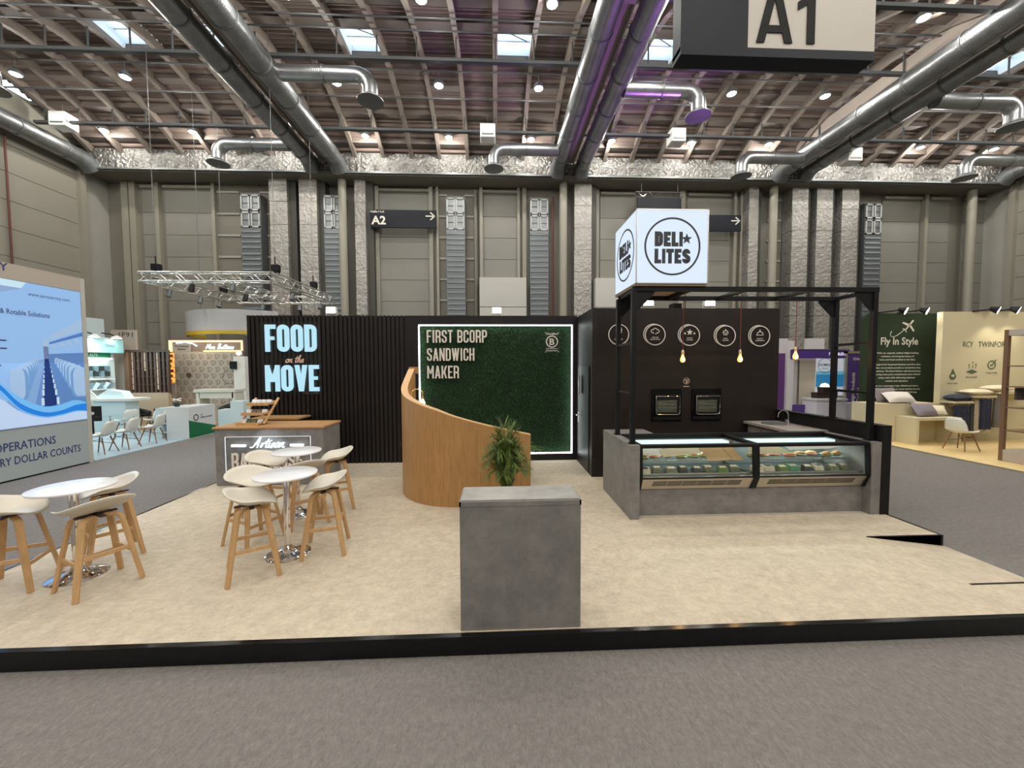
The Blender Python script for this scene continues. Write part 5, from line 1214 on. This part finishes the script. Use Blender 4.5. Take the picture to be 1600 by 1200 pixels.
for i, (x, y) in enumerate(((-11.2, 13.4), (-7.35, 13.4), (-7.3, 16.0), (-11.5, 17.0))):
    o = thing('chain_hoist', (x, y, 5.17), 'black chain hoist on the lighting truss, ' + ('front left', 'front right', 'right side', 'rear left')[i], 'hoist', 'chain hoists of the truss')
    B('motor', blackm, o, x-.1, x+.14, y-.1, y+.1, 5.22, 5.44, bevel=.02); B('chain_bag', blackm, o, x-.02, x+.12, y-.08, y+.08, 5.17, 5.22); MB().cyl((x, y, 5.44), (x, y, 5.7), .02, n=6).build('hook', blackm, o); MB().cyl((x, y, 5.7), (x, y, roof_z(y)-.3), .008, n=5).build('chain', galvd, o)
for i, (x, y) in enumerate(((-11.435, 14.2), (-11.403, 15.6), (-11.38, 16.6), (-9.9, 13.205), (-9.318, 15.0), (-8.6, 13.205), (-7.512, 14.8), (-7.462, 17.0), (-8.6, 17.555), (-10.2, 17.555))):
    o = thing('stage_spot', (x, y, 4.5), 'small stage spotlight hanging from the lighting truss', 'lamp', 'spotlights on the truss')
    bk = i in (3, 4); MB().tube([(x, y, 4.89), (x, y, 4.74)], .016, 6).build('clamp', galvd, o); MB().tube([(x, y-.08, 4.50), (x, y, 4.74)], [.09, .06], 12).build('can', blackm if bk else louvre, o, True); MB().tube([(x-.09, y-.03, 4.62), (x-.09, y, 4.74), (x+.09, y, 4.74), (x+.09, y-.03, 4.62)], .008, 5).build('yoke', galvd, o)

# ================================================================== NEIGHBOURING BOOTHS, RIGHT AISLE
t = thing('green_booth_floor', (13, 9, HF), 'pale oak floor of the bedding booth', 'floor', kind='structure')
B('sheet', M('pale_oak_floor', srgb(224, 198, 140), .5, noise=(3, .12), stretch=(1, 5, 1)), t, 10.42, 17, 5.5, 10.9, HF, HF+.025); B('edge', M('floor_edge', srgb(150, 140, 120), .5), t, 10.38, 10.42, 5.5, 10.9, HF, HF+.028)
t = thing('green_wall', (12, 10.95, HF), 'dark green booth wall with white Fly In Style text', 'wall')
MB().prism(arcpts(11.05, 3.35, .17, 180, 90, 5)+[(13.25, 3.52), (13.25, HF), (10.88, HF)], .12, (0, 11.05, 0)).build('panel', greenm, t)
Y = 10.925; m = MB()
text(m, 'Fly In Style', (11.97, Y, 2.60), .22, align='C', width=1.16, bold=.02)
lines = ['With our expertly crafted inflight bedding', 'solutions, we bring the luxury of', 'home and hotel comfort to the skies.', '', 'Designed for long-haul business and first class', 'cabins, our products provide an unmatched sleep', 'experience. We blend fashion with functionality,', 'ensuring every piece complements your airline\'s', 'unique style while delivering maximum', 'comfort and relaxation.', '', 'Let your passengers rest, refresh and revive', 'knowing that their luxury travel comfort should', 'never be compromised, even at 38,000 feet.']
z = 2.33
for ln in lines:
    if ln: text(m, ln, (11.93, Y, z), .048, align='C', width=1.42*len(ln)/46, bold=.02); z -= .098
    else: z -= .045
m.prism([(p[0], p[1]) for p in ((.0,.0),(.05,.06),(.06,.20),(.10,.21),(.12,.08),(.20,.20),(.29,.34),(.32,.36),(.31,.32),(.24,.18),(.16,.06),(.27,-.02),(.26,-.06),(.11,.0),(.05,-.06))][0:0] or [(-.012,-.012),(.012,-.03),(.26,.25),(.27,.30),(.22,.285)], .003, (12.12, Y, 3.03))
m.prism([(.10,.11),(.15,.17),(-.06,.24),(-.09,.20)], .003, (12.12, Y, 3.03)); m.prism([(.12,.14),(.17,.17),(.30,-.02),(.26,-.05)], .003, (12.12, Y, 3.03)); m.prism([(.0,.0),(.02,.02),(-.05,.05),(-.07,.03)], .003, (12.12, Y, 3.03)); m.prism([(.0,.0),(.02,.02),(.06,-.06),(.04,-.08)], .003, (12.12, Y, 3.03))
m.tube([(x, Y, zz) for x, zz in crom([(11.72, 3.0), (11.68, 2.90), (11.73, 2.83), (11.86, 2.86), (12.0, 2.95), (12.12, 3.05)], 6)], .009, 5)
m.build('wall_print', printw, t)
t = thing('cream_wall', (14.3, 10.2, HF), 'cream booth wall with green fabric care icons', 'wall')
B('panel', cream, t, 12.36, 16.6, 10.15, 10.3, HF, 3.46)
gi = M('icon_green', srgb(84, 104, 74), .5); Y = 10.145; m = MB()
text(m, 'RCY', (12.965, Y, 2.49), .16, width=.30); text(m, 'TWINFORS', (13.415, Y, 2.49), .16, width=.86); m.build('wall_print', gi, t); m = MB()
m.prism([(-.1,-.02)]+[(.1*math.cos(math.radians(a)), -.02+.105*math.sin(math.radians(a))) for a in range(180, 361, 20)][1:]+[(.0,.19)], .003, (12.706, Y, 1.70)); m.prism([(-.17,0),(0,-.065),(.17,0),(0,.065)], .003, (13.26, Y, 1.80)); m.ring((13.837, Y, 1.99), .095, .122, .003, n=28)
m.bar((13.80, Y, 2.0), (13.837, Y, 1.965), .005, .028); m.bar((13.837, Y, 1.965), (13.96, Y, 2.13), .005, .028)
for q, h in ((-.075, .095), (.02, .16), (.105, .105)): m.bar((13.26+q, Y, 1.895), (13.26+q*1.1, Y, 1.895+h*.6), .005, .015); m.ball((13.26+q*1.1, Y, 1.895+h), .02, .003, .025, 8, 4)
m.build('wall_icons', gi, t); MB().ball((12.706, Y-.004, 1.69), .052, .003, .042, 10, 5).build('drop_gap', cream, t)
m = MB()
for s_, x, zz in (('Water Saver', 12.706, 1.46), ('Breathable', 13.26, 1.63), ('Long-Lasting', 13.837, 1.75)): text(m, s_, (x, Y, zz), .05, align='C', width=.33, bold=.01)
m.build('icon_captions', gi, t)
for i, (x, c) in enumerate(((11.66, 'left one on the green wall'), (12.3, 'right one on the green wall'), (13.62, 'left one on the cream wall'), (14.2, 'right one on the cream wall'))):
    yo, zo = (0, 0) if i < 2 else (-.6, -.06)
    o = thing('track_spot', (x, 10.6+yo, 3.5+zo), 'black spotlight on a booth wall top, '+c, 'lamp', 'black spotlights of the bedding booth')
    MB().tube([(x-.42, 10.95+(yo-.2 if i > 1 else 0), 3.53+zo), (x-.12, 10.6+yo, 3.56+zo)], .022, 6).build('arm', blackm, o); MB().tube([(x-.10, 10.62+yo, 3.60+zo), (x, 10.5+yo, 3.53+zo)], [.05, .105], 14).build('head', blackm, o, True); MB().tube([(x+.001, 10.499+yo, 3.529+zo), (x+.006, 10.492+yo, 3.526+zo)], .095, 14).build('lens', lampglow, o)
    lamp('track_light', 'SPOT', (x+.05, 10.42+yo, 3.48+zo), 36, (1, .90, .70), o, .06, (x+.2, 9.0, 0) if i < 2 else (x+.1, 9.4, .2), math.radians(105))
# desk-bench with cushions
t = thing('display_bench', (11.4, 10.0, HF), 'cream stepped display bench with an open underside', 'bench')
B('tall_block', cream, t, 10.45, 12.32, 10.12, 10.8, HF+.025, .93); B('bench_top', cream, t, 11.07, 12.32, 9.58, 10.115, .53, .60); B('bench_end', cream, t, 11.07, 11.14, 9.58, 10.115, HF+.025, .53); B('bench_end', cream, t, 12.25, 12.32, 9.58, 10.115, HF+.025, .53)
def cushion(x, y, z, w_, h_, d_, rx, rz, mat, label, nm='cushion', grp='cushions and pillows of the bedding booth', rx3=0):
    m = MB(); n = 8
    for sgn in (1, -1):
        k = len(m.v)
        for i in range(n+1):
            for j in range(n+1):
                u, v = -1+2*i/n, -1+2*j/n; b = max(0, (1-u**4)*(1-v**4))**.6*(1-.25*(u*u+v*v)/2)
                m.v.append((u*w_*(1-.07*(1-v*v)), v*h_*(1-.07*(1-u*u)), sgn*d_*b))
        for i in range(n):
            for j in range(n): m.f.append((k+i*(n+1)+j, k+i*(n+1)+j+1, k+(i+1)*(n+1)+j+1, k+(i+1)*(n+1)+j))
    o = m.build(nm, mat, None, True, origin=(0, 0, 0)); o.location = (x, y, z); o.rotation_euler = (rx, rx3, rz); tag(o, label, nm, grp)
pg = M('pillow_grey', srgb(122, 114, 118), .8); pwh = M('pillow_white', srgb(214, 206, 200), .8); pnv = M('fabric_navy', srgb(46, 50, 72), .85, noise=(30, .3)); plc = M('pillow_cream', srgb(224, 214, 190), .8)
cushion(11.2, 10.55, 1.14, .36, .22, .12, 1.15, .05, pg, 'grey cushion leaning at the back of the display bench'); cushion(11.3, 10.27, 1.09, .38, .2, .12, .7, -.1, pwh, 'white cushion in front of the grey one'); cushion(11.62, 9.9, .78, .34, .2, .12, .95, .12, M('pillow_mauve', srgb(134, 126, 136), .8), 'mauve cushion on the bench top'); cushion(12.02, 9.93, .77, .2, .15, .08, .9, -.4, plc, 'cream cushion behind the mauve one')
c2 = dup(sc, (11.5, 8.95, HF+.025), -1.5, 'white shell chair on the pale oak floor of the bedding booth', 'single chair of the bedding booth')
# stepped wall shelves with pillows and hanging throws
for i, (x0, x1, z, lb) in enumerate(((12.38, 12.9, .95, 'lower cream wall shelf holding navy bedding'), (12.92, 13.55, 1.10, 'middle cream wall shelf with cream pillow'), (13.57, 14.6, 1.20, 'upper cream wall shelf with cream pillow'))):
    t = thing('wall_shelf', ((x0+x1)/2, 10.0, z), lb, 'shelf', 'stepped wall shelves'); B('board', cream, t, x0, x1, 9.78, 10.148, z, z+.06); B('bracket', cream, t, (x0+x1)/2-.03, (x0+x1)/2+.03, 10.05, 10.148, z-.12, z)
    MB().cyl((x0, 9.86, z-.05), (x1, 9.86, z-.05), .012, n=6).build('hanging_rod', steel, t)
    for dx in (.05, x1-x0-.05): MB().cyl((x0+dx, 9.86, z-.05), (x0+dx, 9.86, z), .01, n=6).build('rod_hook', steel, t)
cushion(12.62, 9.95, 1.10, .30, .18, .09, 0, .1, pnv, 'navy quilt folded on the lower wall shelf'); cushion(13.15, 9.95, 1.25, .36, .18, .085, 0, -.05, plc, 'cream pillow on the middle wall shelf'); cushion(13.75, 9.95, 1.35, .40, .18, .085, 0, .08, plc, 'cream pillow on the upper wall shelf')
def throw(x0, x1, zt, zb, y, mat, label, wavy=.03):
    m = MB(); n = 14
    for s, yy in ((0, y-.02), (1, y+.02)):
        for i in range(n+1):
            u = i/n; w_ = wavy*math.sin(u*PI*5)
            m.v += [(x0+(x1-x0)*u, yy+w_*.4, zt), (x0+(x1-x0)*u*1.0, yy+w_, zb)]
    k = 2*(n+1)
    for i in range(n):
        a = 2*i; m.f += [(a, a+1, a+3, a+2), (k+a, k+a+2, k+a+3, k+a+1), (a, a+2, k+a+2, k+a), (a+1, k+a+1, k+a+3, a+3)]
    m.f += [(0, k, k+1, 1), (2*n, 2*n+1, k+2*n+1, k+2*n)]
    tag(m.build('throw', mat, None, True), label, 'throw', 'throws hanging under the wall shelves')
throw(12.45, 12.86, .90, .12, 9.86, M('quilt_navy', srgb(44, 50, 74), .8, noise=(14, .4), bump=(12, .6, .03)), 'navy quilted throw under the lower shelf'); throw(12.92, 13.02, 1.05, .14, 9.88, M('fabric_charcoal', srgb(76, 74, 72), .85), 'narrow charcoal throw beside the quilted one'); throw(13.02, 13.52, 1.05, .12, 9.90, M('fabric_check', srgb(196, 186, 162), .85, noise=(12, .25)), 'cream checked throw under the middle shelf'); throw(13.14, 13.42, 1.06, .24, 9.81, pnv, 'plain navy throw over the checked one'); throw(13.58, 13.95, 1.15, .28, 9.86, M('fabric_grey', srgb(120, 114, 110), .85), 'grey throw under the upper shelf', .05)
# open shelf unit at the right edge
t = thing('shelf_unit', (12, 7.6, HF), 'open bronze shelf unit at the right picture edge', 'shelf'); brz = M('bronze_post', srgb(128, 100, 78), .45, .3)
for x in (11.1, 13.0):
    for y in (7.2, 7.88): B('post', brz, t, x, x+.07, y, y+.07, HF+.025, 2.75)
B('top_board', taupe, t, 11.105, 13.065, 7.205, 7.945, 2.62, 2.745); B('plinth', taupe, t, 11.105, 13.065, 7.205, 7.945, HF+.03, .14)
for z in (.55, 1.05, 1.5, 1.95): B('glass_shelf', brz, t, 11.105, 13.065, 7.205, 7.945, z, z+.025)
cushion(11.75, 7.57, 1.16, .4, .28, .08, 0, .1, pwh, 'white pillow stack top on the second shelf of the unit'); cushion(11.9, 7.57, 1.61, .45, .28, .08, 0, -.1, plc, 'cream pillow on the third shelf of the unit'); cushion(11.85, 7.57, 2.06, .45, .28, .08, 0, .1, pwh, 'white pillow on the top shelf of the unit'); cushion(11.85, 7.57, .66, .4, .28, .08, 0, -.1, plc, 'cream pillow on the lowest shelf of the unit')
throw(11.55, 11.8, 1.48, 1.17+.08, 7.8, M('fabric_red', srgb(120, 36, 48), .85), 'red folded throw in the shelf unit', .01); throw(11.22, 11.52, 1.49, 1.15+.08, 7.8, M('fabric_charcoal', srgb(76, 74, 72), .85), 'charcoal folded throw in the shelf unit', .01)

# purple booth behind the counter
pur = M('purple_panel', srgb(72, 48, 122), .5); gw = M('booth_white', srgb(196, 192, 194), .5)
t = thing('purple_booth', (11, 13.4, HF), 'purple and white shell-scheme booth behind the low wall', 'booth')
B('side_panel', M('plum_panel', srgb(84, 46, 104), .5), t, 9.5, 10.18, 13.1, 13.16, HF, 2.42); B('corner_post', gw, t, 10.18, 10.42, 13.0, 13.1, HF, 2.86); B('white_panel', gw, t, 10.42, 10.86, 13.4, 13.46, HF, 2.2); B('seam_post', steel, t, 10.86, 10.92, 13.36, 13.46, HF, 2.2); B('cream_door', M('booth_cream', srgb(190, 180, 164), .5), t, 10.92, 11.56, 13.4, 13.46, HF, 2.25)
B('fascia', pur, t, 10.28, 12.4, 12.95, 13.0, 2.24, 2.53); B('fascia_rail', steel, t, 10.28, 12.4, 12.94, 13.01, 2.53, 2.56); B('tower', gw, t, 10.2, 10.9, 13.9, 14.0, HF, 3.0); B('tower', gw, t, 11.6, 12.3, 13.9, 14.0, HF, 3.0); B('tower_purple', pur, t, 9.95, 10.2, 13.9, 14.0, HF, 2.98); B('low_purple', pur, t, 10.4, 10.95, 12.98, 13.04, HF, .62)
text(MB(), '7 MARBLES', (11.62, 12.948, 2.34), .10, width=.55, bold=.02).build('fascia_word', em('fascia_white', srgb(236, 228, 250), .8), t)
B('poster', em('poster_white', srgb(214, 220, 228), .35), t, 11.56, 12.6, 13.38, 13.4, .9, 2.24); B('poster_sea', em('poster_sea', srgb(56, 140, 190), .3), t, 11.56, 12.6, 13.37, 13.38, 1.22, 1.66); B('poster_shore', em('poster_shore', srgb(120, 190, 214), .3), t, 11.56, 12.6, 13.37, 13.38, 1.66, 1.78)
m = MB(); m.ring((11.88, 13.37, 2.05-.06), .25, .265, .003, n=32); text(m, 'NOMAD', (11.88, 13.37, 1.97), .09, align='C', width=.46, bold=.02); text(m, 'TRAVEL', (11.88, 13.37, 1.85), .06, align='C', width=.26); m.build('poster_logo', printd, t)
t = thing('booth_table', (11.5, 12.6, HF), 'white covered table with dark goods in the purple booth', 'table'); B('cover', M('table_cover', srgb(206, 204, 212), .6), t, 10.85, 11.9, 12.5, 13.1, HF, .80); B('top', gw, t, 10.82, 11.93, 12.47, 13.12, .80, .86); B('side_cover', M('table_cover', srgb(206, 204, 212), .6), t, 11.9, 12.6, 12.7, 13.1, HF, .70)
dkb = M('goods_dark', srgb(40, 30, 28), .5, noise=(12, .4))
for i, (x, w_, h) in enumerate(((11.15, .12, .2), (11.42, .17, .38), (11.66, .12, .3))):
    o = thing('goods_box', (x, 12.8, .86), 'dark brown goods box on the booth table, %s from left' % ordn[i], 'box', 'dark boxes on the booth table'); B('carton', dkb, o, x-w_, x+w_*.95, 12.7, 12.95, .86, .86+h*.8, bevel=.01); B('lid', dkb, o, x-w_*1.03, x+w_*.98, 12.69, 12.96, .86+h*.8, .86+h, bevel=.006)
o = thing('table_lamp', (11.58, 12.95, .86), 'small lit white lamp behind the dark boxes', 'lamp'); MB().lathe((11.58, 13.02, 1.22), [(.12, 0), (.14, .03), (.10, .12), (.02, .15)], 16).build('shade', em('shade_glow', srgb(255, 248, 236), 1.5), o, True); MB().cyl((11.58, 13.02, .86), (11.58, 13.02, 1.22), .012, n=6).build('stem', steel, o)
t = thing('name_banner', (12.6, 12.9, HF), 'purple upright banner reading Flux Design Products GmbH', 'banner'); B('panel', pur, t, 12.24, 12.86, 12.88, 12.92, HF, 2.40); m = MB(); m.box(12.17, 12.24, 12.86, 12.94, HF, 2.48); m.box(12.17, 12.92, 12.86, 12.94, 2.40, 2.48); m.build('frame', steel, t)
text(MB(), '1D06', (12.58, 12.878, 2.17), .09, align='C', width=.26, bold=.02).build('banner_number', printw, t)
m = MB(); text(m, 'Flux Design Products', (12.53, 12.878, .12), .13, (0, 0, 1), (-1, 0, 0), width=1.62, bold=.025); m.build('banner_words', printw, t); m = MB(); text(m, 'GmbH', (12.74, 12.878, .68), .13, (0, 0, 1), (-1, 0, 0), width=.52, bold=.025)
m.build('banner_words', printw, t)
o = thing('purple_uplight', (9.7, 13.6, 2.42), 'small purple uplight on the purple booth top', 'lamp'); B('casing', blackm, o, 9.6, 9.8, 13.5, 13.7, 2.42, 2.6); MB().lathe((9.7, 13.6, 2.6), [(.08, 0), (.07, .01)], 14).build('lens', em('purple_lens', (.5, .1, 1), 3), o)
B('bracket', blackm, o, 9.66, 9.74, 13.12, 13.5, 2.42, 2.45)
lamp('purple_beam', 'SPOT', (9.7, 13.6, 2.66), 3000, (.55, .16, 1), o, .08, (4.6, 12.9, 12.5), math.radians(58))
